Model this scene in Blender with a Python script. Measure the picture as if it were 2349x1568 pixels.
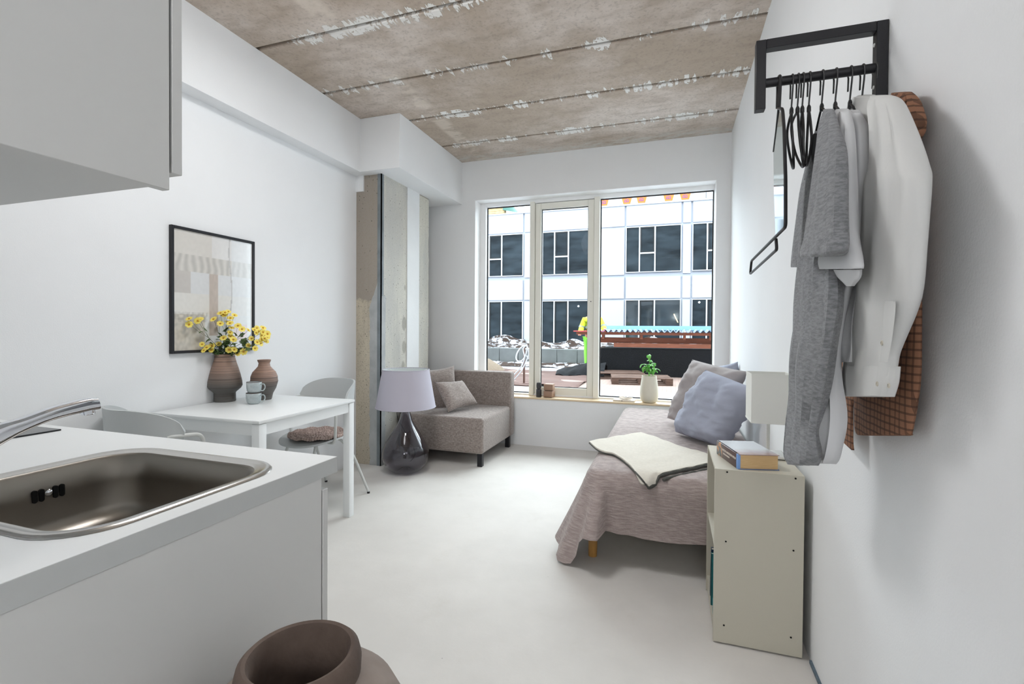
import bpy, bmesh, math, random
from mathutils import Vector, Matrix, noise
random.seed(7)
scn = bpy.context.scene
for o in list(bpy.data.objects): bpy.data.objects.remove(o)
PI = math.pi
# ------------------------------------------------------------------ camera
RCW = Matrix(((0.9484479114, -0.0106840052, 0.3167529184), (0.3168590890, 0.0103746496, -0.9484158816), (0.0068466797, 0.9998891032, 0.0132251389)))
FPX, CX, CY, EYE = 1097.0, 1174.5, 768.0, Vector((0, 0, 1.22))
cam = bpy.data.cameras.new('camera'); camo = bpy.data.objects.new('camera', cam)
scn.collection.objects.link(camo); scn.camera = camo
camo.matrix_world = Matrix.Translation(EYE) @ RCW.to_4x4()
cam.sensor_width = 36.0; cam.lens = FPX / 2349 * 36; cam.shift_y = -(784 - CY) / 2349; cam.clip_start = 0.02; cam.clip_end = 200
# ------------------------------------------------------------------ world and light
w = bpy.data.worlds.new('sky'); scn.world = w; w.use_nodes = True
bg = w.node_tree.nodes['Background']; bg.inputs[0].default_value = (0.86, 0.94, 1.0, 1); bg.inputs[1].default_value = 4.2
scn.view_settings.view_transform = 'Standard'; scn.view_settings.look = 'None'; scn.view_settings.gamma = 1
scn.view_settings.use_curve_mapping = False; scn.view_settings.exposure = 0.84
# a portal in the window opening: guides the daylight sampling, gives no light itself
pl = bpy.data.lights.new('window_portal', 'AREA'); pl.shape = 'RECTANGLE'; pl.size = 3.0; pl.size_y = 2.5
pl.cycles.is_portal = True
po = bpy.data.objects.new('window_portal', pl); scn.collection.objects.link(po); po.location = (-0.95, 5.32, 1.62); po.rotation_euler = (-PI / 2, 0, 0)
# veiled sun above the opposite roofs: wide and soft
su = bpy.data.lights.new('veiled_sun', 'SUN'); su.energy = 3.6; su.angle = math.radians(80); su.color = (.97, .98, 1)
so = bpy.data.objects.new('veiled_sun', su); scn.collection.objects.link(so); so.location = (0, 10, 12)
so.rotation_euler = Vector((-.05, -1, -.50)).to_track_quat('-Z', 'Y').to_euler()
# added fill lights without fixtures: two in the room, one in the passage
FILL_LIGHTS = [(-1.3, 1.45, 2.74, 8), (.28, -2.1, 2.20, 25)]
for x, y, z, e in FILL_LIGHTS:
    la = bpy.data.lights.new('added_fill_light', 'POINT'); la.shadow_soft_size = .25; la.energy = e; la.color = (.96, .98, 1)
    lo = bpy.data.objects.new('added_fill_light', la); scn.collection.objects.link(lo); lo.location = (x, y, z)
fa = bpy.data.lights.new('added_fill_disc', 'AREA'); fa.shape = 'DISK'; fa.size = .6; fa.energy = 12; fa.color = (.96, .98, 1)  # added disc of fill light out of view, no lamp hangs here
fo = bpy.data.objects.new('added_fill_disc', fa); scn.collection.objects.link(fo); fo.location = (-1.25, 1.95, 2.94)
# ------------------------------------------------------------------ helpers
def P(px, py, ax, val):                       # survey point: where the sight line of a measured point meets a plane of the place
    r = RCW @ Vector((px - CX, -(py - CY), -FPX)); i = 'xyz'.index(ax)
    return EYE + r * ((val - EYE[i]) / r[i])
def C(r, g, b):
    f = lambda c: (c / 255 / 12.92) if c <= 10.3 else ((c / 255 + 0.055) / 1.055) ** 2.4
    return (f(r), f(g), f(b), 1)
class G:
    def __init__(s): s.v = []; s.f = []
    def add(s, vs, fs):
        n = len(s.v); s.v += [Vector(a) for a in vs]; s.f += [tuple(i + n for i in f) for f in fs]; return s
    def box(s, x0, x1, y0, y1, z0, z1):
        return s.add([(x, y, z) for z in (z0, z1) for y in (y0, y1) for x in (x0, x1)],
                     [(0, 2, 3, 1), (4, 5, 7, 6), (0, 1, 5, 4), (2, 6, 7, 3), (0, 4, 6, 2), (1, 3, 7, 5)])
    def loft(s, rings, cap=True, closed=True, loop=False):
        n = len(rings[0]); vs = [p for r in rings for p in r]; fs = []
        R = len(rings)
        for i in range(R if loop else R - 1):
            a = i * n; b = ((i + 1) % R) * n
            for j in range(n if closed else n - 1):
                k = (j + 1) % n; fs.append((a + j, a + k, b + k, b + j))
        if cap and closed and not loop:
            fs.append(tuple(range(n - 1, -1, -1))); fs.append(tuple((R - 1) * n + j for j in range(n)))
        return s.add(vs, fs)
    def tube(s, pts, r, n=8, cap=True, loop=False):
        pts = [Vector(p) for p in pts]; rings = []; up = None; m = len(pts)
        for i, p in enumerate(pts):
            if loop: t = pts[(i + 1) % m] - pts[i - 1]
            else: t = pts[min(i + 1, m - 1)] - pts[max(i - 1, 0)]
            if t.length < 1e-9: t = Vector((0, 0, 1))
            t.normalize()
            if up is None: up = t.orthogonal().normalized()
            else:
                up = up - t * up.dot(t)
                up = up.normalized() if up.length > 1e-6 else t.orthogonal().normalized()
            b = t.cross(up); rr = r[i] if isinstance(r, (list, tuple)) else r
            rings.append([p + (up * math.cos(2 * PI * j / n) + b * math.sin(2 * PI * j / n)) * rr for j in range(n)])
        return s.loft(rings, cap, True, loop)
    def lathe(s, prof, c=(0, 0, 0), n=32, cap=True):
        rings = [[(c[0] + r * math.cos(2 * PI * j / n), c[1] + r * math.sin(2 * PI * j / n), c[2] + z) for j in range(n)] for r, z in prof]
        return s.loft(rings, cap)
    def grid(s, fn, nu, nv, thick=0.0):
        vs = [Vector(fn(i / nu, j / nv)) for i in range(nu + 1) for j in range(nv + 1)]
        w = nv + 1; fs = [(i * w + j, (i + 1) * w + j, (i + 1) * w + j + 1, i * w + j + 1) for i in range(nu) for j in range(nv)]
        if thick:
            nr = []
            for i in range(nu + 1):
                for j in range(nv + 1):
                    a = vs[min(i + 1, nu) * w + j] - vs[max(i - 1, 0) * w + j]; b = vs[i * w + min(j + 1, nv)] - vs[i * w + max(j - 1, 0)]
                    nn = a.cross(b); nr.append(nn.normalized() if nn.length > 1e-12 else Vector((0, 0, 1)))
            N = len(vs); bk = [v - nn * thick for v, nn in zip(vs, nr)]
            fs2 = [tuple(N + k for k in reversed(f)) for f in fs]
            rim = [i * w for i in range(nu + 1)] + [nu * w + j for j in range(1, nv + 1)] + [i * w + nv for i in range(nu - 1, -1, -1)] + [j for j in range(nv - 1, 0, -1)]
            sd = [(rim[k], N + rim[k], N + rim[(k + 1) % len(rim)], rim[(k + 1) % len(rim)]) for k in range(len(rim))]
            return s.add(vs + bk, fs + fs2 + sd)
        return s.add(vs, fs)
    def xf(s, m): s.v = [m @ v for v in s.v]; return s
def box(x0, x1, y0, y1, z0, z1): return G().box(x0, x1, y0, y1, z0, z1)
def smooth_path(pts, k=6, closed=False):
    pts = [Vector(p) for p in pts]; out = []; n = len(pts)
    for i in range(n if closed else n - 1):
        if closed: p0, p1, p2, p3 = pts[i - 1], pts[i], pts[(i + 1) % n], pts[(i + 2) % n]
        else: p0, p1, p2, p3 = pts[max(i - 1, 0)], pts[i], pts[i + 1], pts[min(i + 2, n - 1)]
        for j in range(k):
            t = j / k
            out.append(0.5 * ((2 * p1) + (p2 - p0) * t + (2 * p0 - 5 * p1 + 4 * p2 - p3) * t * t + (3 * p1 - p0 - 3 * p2 + p3) * t ** 3))
    if not closed: out.append(pts[-1])
    return out
def bend_path(pts, r=0.03, k=5):              # polyline with rounded corners
    pts = [Vector(p) for p in pts]; out = [pts[0]]
    for i in range(1, len(pts) - 1):
        a, b, c = pts[i - 1], pts[i], pts[i + 1]
        d = min(r, (a - b).length * .48, (c - b).length * .48)
        p0 = b + (a - b).normalized() * d; p2 = b + (c - b).normalized() * d
        for j in range(k + 1):
            t = j / k; out.append(p0 * (1 - t) ** 2 + b * 2 * t * (1 - t) + p2 * t * t)
    out.append(pts[-1]); return out
def root_of(o):
    while o.parent: o = o.parent
    return o
def mk(name, g, mat, parent=None, smooth=False, bevel=0, sub=0, local=False, kind=None, seg=2, angle=40):
    me = bpy.data.meshes.new(name); o = bpy.data.objects.new(name, me); scn.collection.objects.link(o)
    if parent is None:
        xs = [v.x for v in g.v]; ys = [v.y for v in g.v]; zs = [v.z for v in g.v]
        org = Vector(((min(xs) + max(xs)) / 2, (min(ys) + max(ys)) / 2, min(zs))); o.location = org
    else:
        o.parent = parent; org = Vector((0, 0, 0)) if local else root_of(parent).location.copy()
    me.from_pydata([v - org for v in g.v], [], g.f)
    bm = bmesh.new(); bm.from_mesh(me)
    bmesh.ops.recalc_face_normals(bm, faces=bm.faces)
    if bevel: bmesh.ops.bevel(bm, geom=[e for e in bm.edges if len(e.link_faces) == 2 and e.calc_face_angle(0) > 0.6], offset=bevel, segments=seg, affect='EDGES', profile=0.5, clamp_overlap=True)
    bm.to_mesh(me); bm.free()
    if mat: me.materials.append(mat)
    if smooth or bevel:
        me.shade_smooth(); me.set_sharp_from_angle(angle=math.radians(angle))
    if sub:
        m = o.modifiers.new('sub', 'SUBSURF'); m.levels = sub; m.render_levels = sub
    if kind: o['kind'] = kind
    return o
def thing(name, label, cat, loc=(0, 0, 0), rotz=0, group=None):
    o = bpy.data.objects.new(name, None); scn.collection.objects.link(o); o.location = loc; o.rotation_euler = (0, 0, rotz)
    o.empty_display_size = 0.05; return tag(o, label, cat, group)
def tag(o, label, cat, group=None):
    o['label'] = label; o['category'] = cat
    if group: o['group'] = group
    return o
def st(name, g, mat, parent=None, **k): return mk(name, g, mat, parent, kind=None if parent else 'structure', **k)
def copy_tree(o, parent=None):
    c = o.copy(); scn.collection.objects.link(c)
    if parent: c.parent = parent
    for ch in list(o.children): copy_tree(ch, c)
    return c
# ------------------------------------------------------------------ materials
def mat(name, col, rough=0.6, metal=0.0, var=0.0, vscale=5.0, bump=0.0, bscale=60.0, spec=0.5, trans=0.0, ior=1.45, stretch=(1, 1, 1), col2=None, coat=0.0, sheen=0.0, emit=None, aniso=0):
    m = bpy.data.materials.new(name); m.use_nodes = True; nt = m.node_tree; b = nt.nodes['Principled BSDF']; L = nt.links.new
    b.inputs['Base Color'].default_value = col; b.inputs['Roughness'].default_value = rough; b.inputs['Metallic'].default_value = metal
    b.inputs['Specular IOR Level'].default_value = spec; b.inputs['IOR'].default_value = ior; b.inputs['Transmission Weight'].default_value = trans
    b.inputs['Coat Weight'].default_value = coat; b.inputs['Sheen Weight'].default_value = sheen; b.inputs['Anisotropic'].default_value = aniso
    if emit: b.inputs['Emission Color'].default_value = emit[0]; b.inputs['Emission Strength'].default_value = emit[1]
    tc = nt.nodes.new('ShaderNodeTexCoord'); mp = nt.nodes.new('ShaderNodeMapping'); mp.inputs['Scale'].default_value = stretch
    L(tc.outputs['Object'], mp.inputs['Vector'])
    if var or col2:
        n = nt.nodes.new('ShaderNodeTexNoise'); n.inputs['Scale'].default_value = vscale; n.inputs['Detail'].default_value = 6; n.inputs['Roughness'].default_value = .6
        L(mp.outputs[0], n.inputs['Vector'])
        r = nt.nodes.new('ShaderNodeValToRGB'); r.color_ramp.elements[0].position = .35; r.color_ramp.elements[1].position = .65
        r.color_ramp.elements[0].color = col2 if col2 else tuple(c * (1 - var) for c in col[:3]) + (1,)
        r.color_ramp.elements[1].color = col if col2 else tuple(min(1, c * (1 + var)) for c in col[:3]) + (1,)
        L(n.outputs['Fac'], r.inputs[0]); L(r.outputs[0], b.inputs['Base Color'])
    if bump:
        n2 = nt.nodes.new('ShaderNodeTexNoise'); n2.inputs['Scale'].default_value = bscale; n2.inputs['Detail'].default_value = 4; L(mp.outputs[0], n2.inputs['Vector'])
        bp = nt.nodes.new('ShaderNodeBump'); bp.inputs['Strength'].default_value = 1; bp.inputs['Distance'].default_value = bump
        L(n2.outputs['Fac'], bp.inputs['Height']); L(bp.outputs[0], b.inputs['Normal'])
    m['b'] = 1
    return m
class N:                                       # small node-graph writer
    def __init__(s, m, world=False): s.t = m.node_tree; s.b = s.t.nodes['Principled BSDF']; s.co = s.t.nodes.new('ShaderNodeNewGeometry').outputs['Position'] if world else s.t.nodes.new('ShaderNodeTexCoord').outputs['Object']
    def new(s, t, **k):
        n = s.t.nodes.new(t)
        for a, v in k.items(): setattr(n, a, v)
        return n
    def put(s, n, i, v):
        if hasattr(v, 'node'): s.t.links.new(v, n.inputs[i])
        else: n.inputs[i].default_value = v
    def math(s, op, a, b=0.0, c=None):
        n = s.new('ShaderNodeMath', operation=op); s.put(n, 0, a); s.put(n, 1, b)
        if c is not None: s.put(n, 2, c)
        return n.outputs[0]
    def sep(s, v=None):
        n = s.new('ShaderNodeSeparateXYZ'); s.put(n, 0, v or s.co); return n.outputs
    def map(s, sc=(1, 1, 1), rot=(0, 0, 0), loc=(0, 0, 0)):
        n = s.new('ShaderNodeMapping'); s.put(n, 0, s.co); n.inputs['Scale'].default_value = sc; n.inputs['Rotation'].default_value = rot; n.inputs['Location'].default_value = loc; return n.outputs[0]
    def noise(s, scale, vec=None, det=4, rough=.55, dist=0):
        n = s.new('ShaderNodeTexNoise'); s.put(n, 'Vector', vec or s.co); n.inputs['Scale'].default_value = scale; n.inputs['Detail'].default_value = det; n.inputs['Roughness'].default_value = rough; n.inputs['Distortion'].default_value = dist; return n.outputs['Fac']
    def vor(s, scale, vec=None, feature='F1', out='Distance'):
        n = s.new('ShaderNodeTexVoronoi', feature=feature); s.put(n, 'Vector', vec or s.co); n.inputs['Scale'].default_value = scale; return n.outputs[out]
    def step(s, v, a, b):                       # smooth ramp a..b -> 0..1
        n = s.new('ShaderNodeMapRange'); n.interpolation_type = 'SMOOTHSTEP'; s.put(n, 0, v); n.inputs[1].default_value = a; n.inputs[2].default_value = b; return n.outputs[0]
    def mix(s, f, a, b):
        n = s.new('ShaderNodeMix', data_type='RGBA'); s.put(n, 0, f); s.put(n, 6, a); s.put(n, 7, b); return n.outputs[2]
    def col(s, v): s.put(s.b, 'Base Color', v)
    def bump(s, h, d):
        n = s.new('ShaderNodeBump'); n.inputs['Distance'].default_value = d; s.put(n, 'Height', h); s.put(s.b, 'Normal', n.outputs[0])
M = {}
M['paint'] = mat('white_wall_paint', C(240, 241, 242), .75, var=.012, vscale=1.5, bump=.0006, bscale=180)
M['plaster'] = mat('white_plaster', C(232, 233, 233), .8, var=.02, vscale=4, bump=.001, bscale=60)
M['reveal'] = mat('white_reveal_board', C(248, 248, 248), .5)
M['wframe'] = mat('cream_window_frame', C(240, 238, 228), .4)
M['alu'] = mat('grey_spacer', C(140, 142, 150), .4, metal=.5)
M['gasket'] = mat('black_gasket', C(22, 22, 24), .6)
M['lam'] = mat('white_laminate', C(232, 234, 234), .45, var=.01, vscale=3)
M['lamedge'] = mat('grey_laminate_edge', C(198, 200, 199), .5, var=.02, vscale=6)
M['cab'] = mat('white_cabinet_board', C(216, 216, 214), .5, var=.01, vscale=4)
M['tablew'] = mat('white_lacquer', C(238, 240, 240), .3, var=.006, vscale=3)
M['chair'] = mat('pale_grey_plastic', C(196, 199, 199), .45)
M['chairm'] = mat('pale_grey_metal', C(205, 206, 203), .4)
M['black'] = mat('black_metal', C(24, 24, 29), .45, bump=.0002, bscale=400)
M['blackplastic'] = mat('black_plastic', C(34, 33, 35), .4)
M['chrome'] = mat('chrome', (.72, .74, .78, 1), .07, metal=1)
M['steelrim'] = mat('polished_steel', C(190, 188, 184), .22, metal=1)
M['hole'] = mat('dark_hole', C(8, 8, 8), .9)
M['glassblack'] = mat('black_glass', C(20, 22, 26), .05)
M['pine'] = mat('pale_wood', C(228, 205, 172), .45, var=.06, vscale=3, stretch=(1, 12, 12))
M['oak'] = mat('golden_wood', C(186, 138, 76), .45, var=.12, vscale=6, stretch=(6, 6, 1))
M['boxwood'] = mat('tan_wood', C(163, 132, 112), .6, var=.08, vscale=8, stretch=(1, 1, 10))
M['shelf'] = mat('warm_grey_board', C(196, 191, 176), .55, bump=.0002, bscale=300)
M['shelfhole'] = M['hole']
M['smoke'] = mat('smoked_glass', C(200, 197, 206), .02, trans=1.0, ior=1.5)
M['shade'] = mat('lilac_grey_shade', C(188, 184, 196), .85, bump=.0003, bscale=600)
M['shadein'] = mat('white_shade_lining', C(226, 232, 232), .8)
M['shadew'] = mat('white_fabric_shade', C(232, 232, 226), .85, bump=.0003, bscale=500)
M['whitem'] = mat('white_metal', C(232, 232, 228), .35)
M['stem'] = mat('flower_stem', C(84, 90, 60), .6)
M['leaf'] = mat('green_leaf', C(82, 104, 62), .55, var=.2, vscale=30)
M['petal'] = mat('yellow_petal', C(250, 228, 112), .6, var=.08, vscale=40)
M['pistil'] = mat('amber_flower_centre', C(205, 150, 40), .7, bump=.001, bscale=900)
M['plant'] = mat('fresh_green_leaf', C(126, 200, 96), .45, var=.25, vscale=20)
M['cream'] = mat('cream_ceramic', C(218, 212, 196), .55)
M['charcoal'] = mat('charcoal_ceramic', C(62, 62, 64), .55, var=.2, vscale=60)
M['cable'] = mat('white_cable', C(226, 216, 204), .5)
M['throw'] = mat('cream_wool', C(226, 220, 208), .95, var=.04, vscale=60, bump=.0012, bscale=500)
M['throwedge'] = mat('grey_wool_edge', C(88, 88, 84), .95, var=.35, vscale=260, bump=.002, bscale=300)
M['slate'] = mat('blue_grey_linen', C(164, 168, 184), .9, var=.03, vscale=12, bump=.0022, bscale=26)
M['taupelinen'] = mat('taupe_linen', C(170, 163, 162), .9, var=.03, vscale=12, bump=.0025, bscale=24)
M['taupedark'] = mat('dark_taupe_linen', C(128, 120, 120), .9, bump=.002, bscale=30)
M['felt'] = mat('brown_felt', C(172, 152, 144), .95, var=.22, vscale=45, bump=.002, bscale=300)
M['shirt'] = mat('white_cotton', C(214, 214, 212), .9, var=.01, vscale=8, bump=.0012, bscale=22, stretch=(1, 1, .35))
M['tee'] = mat('white_jersey', C(212, 213, 215), .95, bump=.0012, bscale=18, stretch=(1, 1, .4))
M['button'] = mat('pearl_button', C(205, 198, 184), .3)
M['skirting'] = mat('blue_grey_tape', C(96, 112, 124), .6, var=.25, vscale=90)
M['terracotta'] = None
# concrete ceiling: brown-grey planks, lime smears that cling to the joints
m = M['ceil'] = mat('raw_concrete_ceiling', C(168, 156, 145), .85); n = N(m, True); sx = n.sep()
big = n.noise(1.1, det=6, rough=.65); fine = n.noise(55, det=3); mid = n.noise(5, n.map((1, 2.4, 1)), det=5)
c = n.mix(n.step(big, .38, .66), C(178, 162, 146), C(214, 202, 192)); c = n.mix(n.math('MULTIPLY', n.step(mid, .45, .75), .5), c, C(156, 140, 124))
c = n.mix(n.math('MULTIPLY', n.step(fine, .48, .72), .35), c, C(136, 124, 113))
jd = n.math('SUBTRACT', n.math('FRACT', n.math('ADD', n.math('DIVIDE', n.math('SUBTRACT', sx[1], 2.448), .6235), 20.5)), .5)
jd = n.math('MULTIPLY', jd, .6235); jy = n.math('ABSOLUTE', jd)
reach = n.noise(24, n.map((1, .10, 1)), det=3, rough=.7); patch = n.noise(2.6, n.map((1, .5, 1)), det=3, rough=.6)
lim = n.math('MULTIPLY', n.step(n.math('ADD', reach, n.math('MULTIPLY', patch, 1.0)), .95, 1.18), .075)
sm = n.math('MULTIPLY', n.step(n.math('SUBTRACT', lim, jy), -.004, .006), n.step(lim, .004, .012))
sm = n.math('MULTIPLY', sm, n.step(n.noise(40, n.map((1, 1, 1)), det=3), .34, .44))
c = n.mix(n.math('MULTIPLY', sm, .9), c, C(238, 236, 232))
wh = n.noise(2.0, n.map((1.2, 1, 1), (0, 0, .4)), det=9, rough=.75); c = n.mix(n.math('MULTIPLY', n.step(wh, .57, .72), .5), c, C(220, 212, 206))
stripe = n.math('MULTIPLY', n.math('MULTIPLY', n.step(sx[0], -2.02, -1.98), n.step(sx[0], -1.84, -1.90)), n.step(n.noise(3.5, n.map((.6, 1, 1)), det=5, rough=.7), .46, .56)); c = n.mix(n.math('MULTIPLY', stripe, .55), c, C(224, 212, 198))
edge = n.math('MULTIPLY', n.step(sx[1], 4.56, 4.70), n.step(n.noise(7, n.map((1, 3, 1)), det=7, rough=.75), .42, .58)); c = n.mix(n.math('MULTIPLY', edge, .8), c, C(206, 204, 198))
n.col(c); n.bump(n.math('ADD', n.math('MULTIPLY', fine, .5), n.math('ADD', mid, sm)), .003)
m = M['ceiljoint'] = mat('dark_joint_concrete', C(92, 82, 72), .9, var=.25, vscale=9, bump=.003, bscale=40)
# column concrete
def concrete(name, a, b, sp, up=None):
    m = mat(name, a, .85); n = N(m, True)
    big = n.noise(2.2, n.map((1, 1, .35)), det=6, rough=.65); grit = n.vor(150); pit = n.vor(26); gr = n.noise(110, det=2)
    c = n.mix(n.step(big, .38, .66), a, b)
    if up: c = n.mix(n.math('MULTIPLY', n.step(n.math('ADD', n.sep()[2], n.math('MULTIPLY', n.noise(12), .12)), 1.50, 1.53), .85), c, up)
    c = n.mix(n.math('MULTIPLY', n.step(gr, .50, .68), .55), c, sp)
    c = n.mix(n.math('MULTIPLY', n.step(pit, .13, .07), .8), c, C(80, 76, 70))
    stripe = n.noise(14, n.map((1, 1, .04)), det=2); c = n.mix(n.math('MULTIPLY', n.step(stripe, .55, .7), .25), c, sp)
    n.col(c); n.bump(n.math('ADD', n.math('MULTIPLY', gr, .4), n.step(pit, .05, .16)), .0025); return m
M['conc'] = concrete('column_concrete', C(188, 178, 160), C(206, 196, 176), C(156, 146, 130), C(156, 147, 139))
m = M['concpale'] = concrete('pale_column_concrete', C(192, 190, 184), C(212, 208, 196), C(168, 166, 160)); n = N(m, True)
acc = None
for px, py, rr in ((926, 742, .045), (926, 795, .042), (924, 842, .04), (928, 660, .02)):
    q = P(px, py, 'x', -2.43); vs_ = n.new('ShaderNodeVectorMath', operation='SUBTRACT'); n.put(vs_, 0, n.co); vs_.inputs[1].default_value = q
    v2 = n.new('ShaderNodeVectorMath', operation='MULTIPLY'); n.t.links.new(vs_.outputs[0], v2.inputs[0]); v2.inputs[1].default_value = (1, 1, .6)
    l_ = n.new('ShaderNodeVectorMath', operation='LENGTH'); n.t.links.new(v2.outputs[0], l_.inputs[0])
    d_ = n.step(n.math('ADD', l_.outputs['Value'], n.math('MULTIPLY', n.noise(28), .02)), rr + .012, rr - .004); acc = d_ if acc is None else n.math('MAXIMUM', acc, d_)
base = m.node_tree.nodes['Principled BSDF'].inputs['Base Color'].links[0].from_socket
n.col(n.mix(n.math('MULTIPLY', acc, .6), base, C(140, 136, 126)))
M['bead'] = mat('grey_steel_corner_bead', C(124, 132, 136), .55, var=.18, vscale=5, bump=.001, bscale=40)
M['skim'] = mat('grey_skim_plaster', C(176, 178, 178), .8, var=.12, vscale=6, bump=.002, bscale=30)
# floor
m = M['floor'] = mat('pale_concrete_floor', C(214, 211, 206), .62); n = N(m, True)
big = n.noise(.9, det=6, rough=.6); cl = n.noise(4.5, det=7, rough=.7); sp = n.vor(9); rnd = n.vor(9, out='Color')
c = n.mix(n.step(big, .35, .68), C(206, 202, 197), C(220, 216, 211)); c = n.mix(n.math('MULTIPLY', n.step(cl, .55, .8), .35), c, C(196, 190, 180))
c = n.mix(n.math('MULTIPLY', n.step(sp, .035, .02), n.step(n.noise(1.3), .45, .6)), c, C(120, 112, 104))
n.col(c); n.bump(n.math('ADD', cl, n.math('MULTIPLY', n.noise(60), .3)), .0012)
# brushed steel
m = M['steel'] = mat('brushed_steel', C(146, 140, 132), .34, metal=1, aniso=.5); n = N(m)
n.bump(n.noise(60, n.map((1, 30, 30)), det=2), .00012)
# woven sofa fabric
m = M['sofa'] = mat('woven_taupe_fabric', C(140, 128, 122), .95, sheen=.3); n = N(m)
wv = n.noise(45, n.map((1, 1, 9)), det=3); wh = n.noise(45, n.map((9, 9, 1)), det=3)
f = n.math('MULTIPLY', n.math('ADD', wv, wh), .5); n.col(n.mix(n.step(f, .4, .62), C(122, 110, 106), C(172, 160, 152))); n.bump(f, .0012)
# muslin bed cover
m = M['muslin'] = mat('crinkled_taupe_muslin', C(158, 144, 141), .95, sheen=.2); n = N(m)
rib = n.noise(9, n.map((2.2, 2.2, 14)), det=3, rough=.6); rib2 = n.noise(30, n.map((3, 1, 1)), det=3); top = n.noise(5, n.map((1, 5, 1)), det=4)
n.col(n.mix(n.step(rib, .35, .7), C(156, 142, 138), C(178, 164, 160))); n.bump(n.math('ADD', n.math('ADD', rib, n.math('MULTIPLY', rib2, .5)), top), .006)
# grey melange jersey
m = M['melange'] = mat('grey_melange_jersey', C(128, 129, 132), .95, sheen=.2); n = N(m)
f = n.noise(26, n.map((2.5, 2.5, 7)), det=5, rough=.7); n.col(n.mix(n.step(f, .34, .66), C(110, 111, 114), C(143, 144, 147))); n.bump(n.noise(16, n.map((1, 1, .4))), .003)
# brown check
m = M['check'] = mat('brown_checked_cotton', C(122, 86, 66), .9); n = N(m); s_ = n.sep()
def line(v, per, wd, off=0): return n.math('LESS_THAN', n.math('FRACT', n.math('ADD', n.math('DIVIDE', v, per), off + 50)), wd)
c = n.mix(n.math('MULTIPLY', line(s_[1], .0200, .30), .65), C(146, 104, 80), C(78, 54, 42)); c = n.mix(n.math('MULTIPLY', line(s_[2], .0165, .28), .65), c, C(60, 42, 34))
n.col(c); n.bump(n.noise(20), .002)
# ribbed ombre pottery
def pottery(name, top, bot, h0, h1):
    m = mat(name, top, .5); n = N(m); z = n.sep()[2]
    wob = n.math('ADD', z, n.math('MULTIPLY', n.noise(9), .006))
    r = n.noise(1, n.map((0, 0, 95)), det=3); c = n.mix(n.step(wob, h0, h1), bot, top)
    c = n.mix(n.math('MULTIPLY', n.step(r, .48, .58), .6), c, C(78, 68, 64)); n.col(c); n.bump(r, .004); return m
M['potA'] = pottery('ombre_stoneware', C(166, 136, 120), C(92, 90, 86), .08, .25)
M['potB'] = pottery('ombre_stoneware_small', C(166, 134, 118), C(96, 92, 88), .08, .19)
M['glaze'] = mat('pale_glaze', C(190, 198, 198), .25, var=.1, vscale=35, col2=C(166, 176, 178))
M['glazerim'] = mat('brown_glaze_rim', C(92, 74, 66), .4)
m = M['jar'] = mat('brown_clay', C(108, 93, 84), .85, var=.1, vscale=9, bump=.0015, bscale=70, col2=C(88, 74, 67))
M['jarbody'] = mat('dusty_clay', C(158, 146, 138), .85, var=.1, vscale=4, bump=.0015, bscale=60, col2=C(132, 118, 110))
# exterior
M['fac'] = mat('white_facade_panel', C(178, 182, 194), .5); M['facframe'] = mat('white_aluminium', C(206, 209, 214), .4)
M['facglass'] = mat('dark_facade_glass', C(44, 52, 58), .05, var=.5, vscale=1.0, spec=.35, stretch=(.7, 1, 2.4))  # banded tone in the colour stands in for reflections on the panes
M['facjoint'] = mat('grey_panel_joint', C(158, 162, 172), .5); M['facsash'] = mat('dark_sash', C(30, 33, 36), .4); M['wrap'] = mat('white_wrap', C(190, 188, 192), .5, bump=.01, bscale=4)
M['orange'] = mat('orange_print', C(238, 112, 40), .6); M['purple'] = mat('purple_print', C(96, 60, 130), .6)
M['snow'] = mat('snow', C(176, 178, 186), .8, bump=.02, bscale=9)
m = M['soilsnow'] = mat('soil_with_snow', C(70, 50, 42), .95); n = N(m)
n.col(n.mix(n.step(n.noise(3.4, n.map((1, 1, .6)), det=7, rough=.68), .50, .55), C(54, 40, 33), C(178, 180, 188))); n.bump(n.noise(8), .05)
M['soil'] = mat('dark_soil', C(66, 48, 40), .95, var=.3, vscale=4, bump=.03, bscale=9)
M['geotex'] = mat('brown_ground_cloth', C(92, 70, 64), .9, var=.12, vscale=1.2, bump=.02, bscale=3)
m = M['yard'] = mat('pale_paving_with_snow', C(190, 170, 162), .85); n = N(m, True); y_ = n.sep()
brk = n.new('ShaderNodeTexBrick'); n.put(brk, 'Vector', n.co); brk.inputs['Scale'].default_value = 3.2; brk.inputs['Mortar Size'].default_value = .02
brk.inputs['Color1'].default_value = C(138, 118, 110); brk.inputs['Color2'].default_value = C(152, 130, 120); brk.inputs['Mortar'].default_value = C(112, 98, 92)
n.col(n.mix(n.step(n.math('ADD', y_[1], n.math('MULTIPLY', n.noise(1.1, det=5), 1.6)), 9.9, 9.3), brk.outputs[0], C(186, 188, 194)))
M['block'] = mat('grey_concrete_block', C(112, 114, 114), .9, var=.12, vscale=3)
M['timber'] = mat('red_brown_timber', C(140, 86, 66), .7, var=.18, vscale=3, stretch=(1, 8, 8)); M['corr'] = mat('blue_corrugated_sheet', C(128, 152, 190), .35, spec=.6)
M['tarp'] = mat('black_membrane', C(11, 13, 18), .9, var=.3, vscale=2, bump=.004, bscale=20)
M['pallet'] = mat('weathered_pallet_wood', C(98, 76, 66), .85, var=.25, vscale=5, stretch=(1, 6, 6))
M['hivis'] = mat('hi_vis_yellow', C(206, 232, 60), .8, bump=.01, bscale=12); M['hivisg'] = mat('hi_vis_green', C(130, 225, 70), .8, bump=.01, bscale=12)
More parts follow.
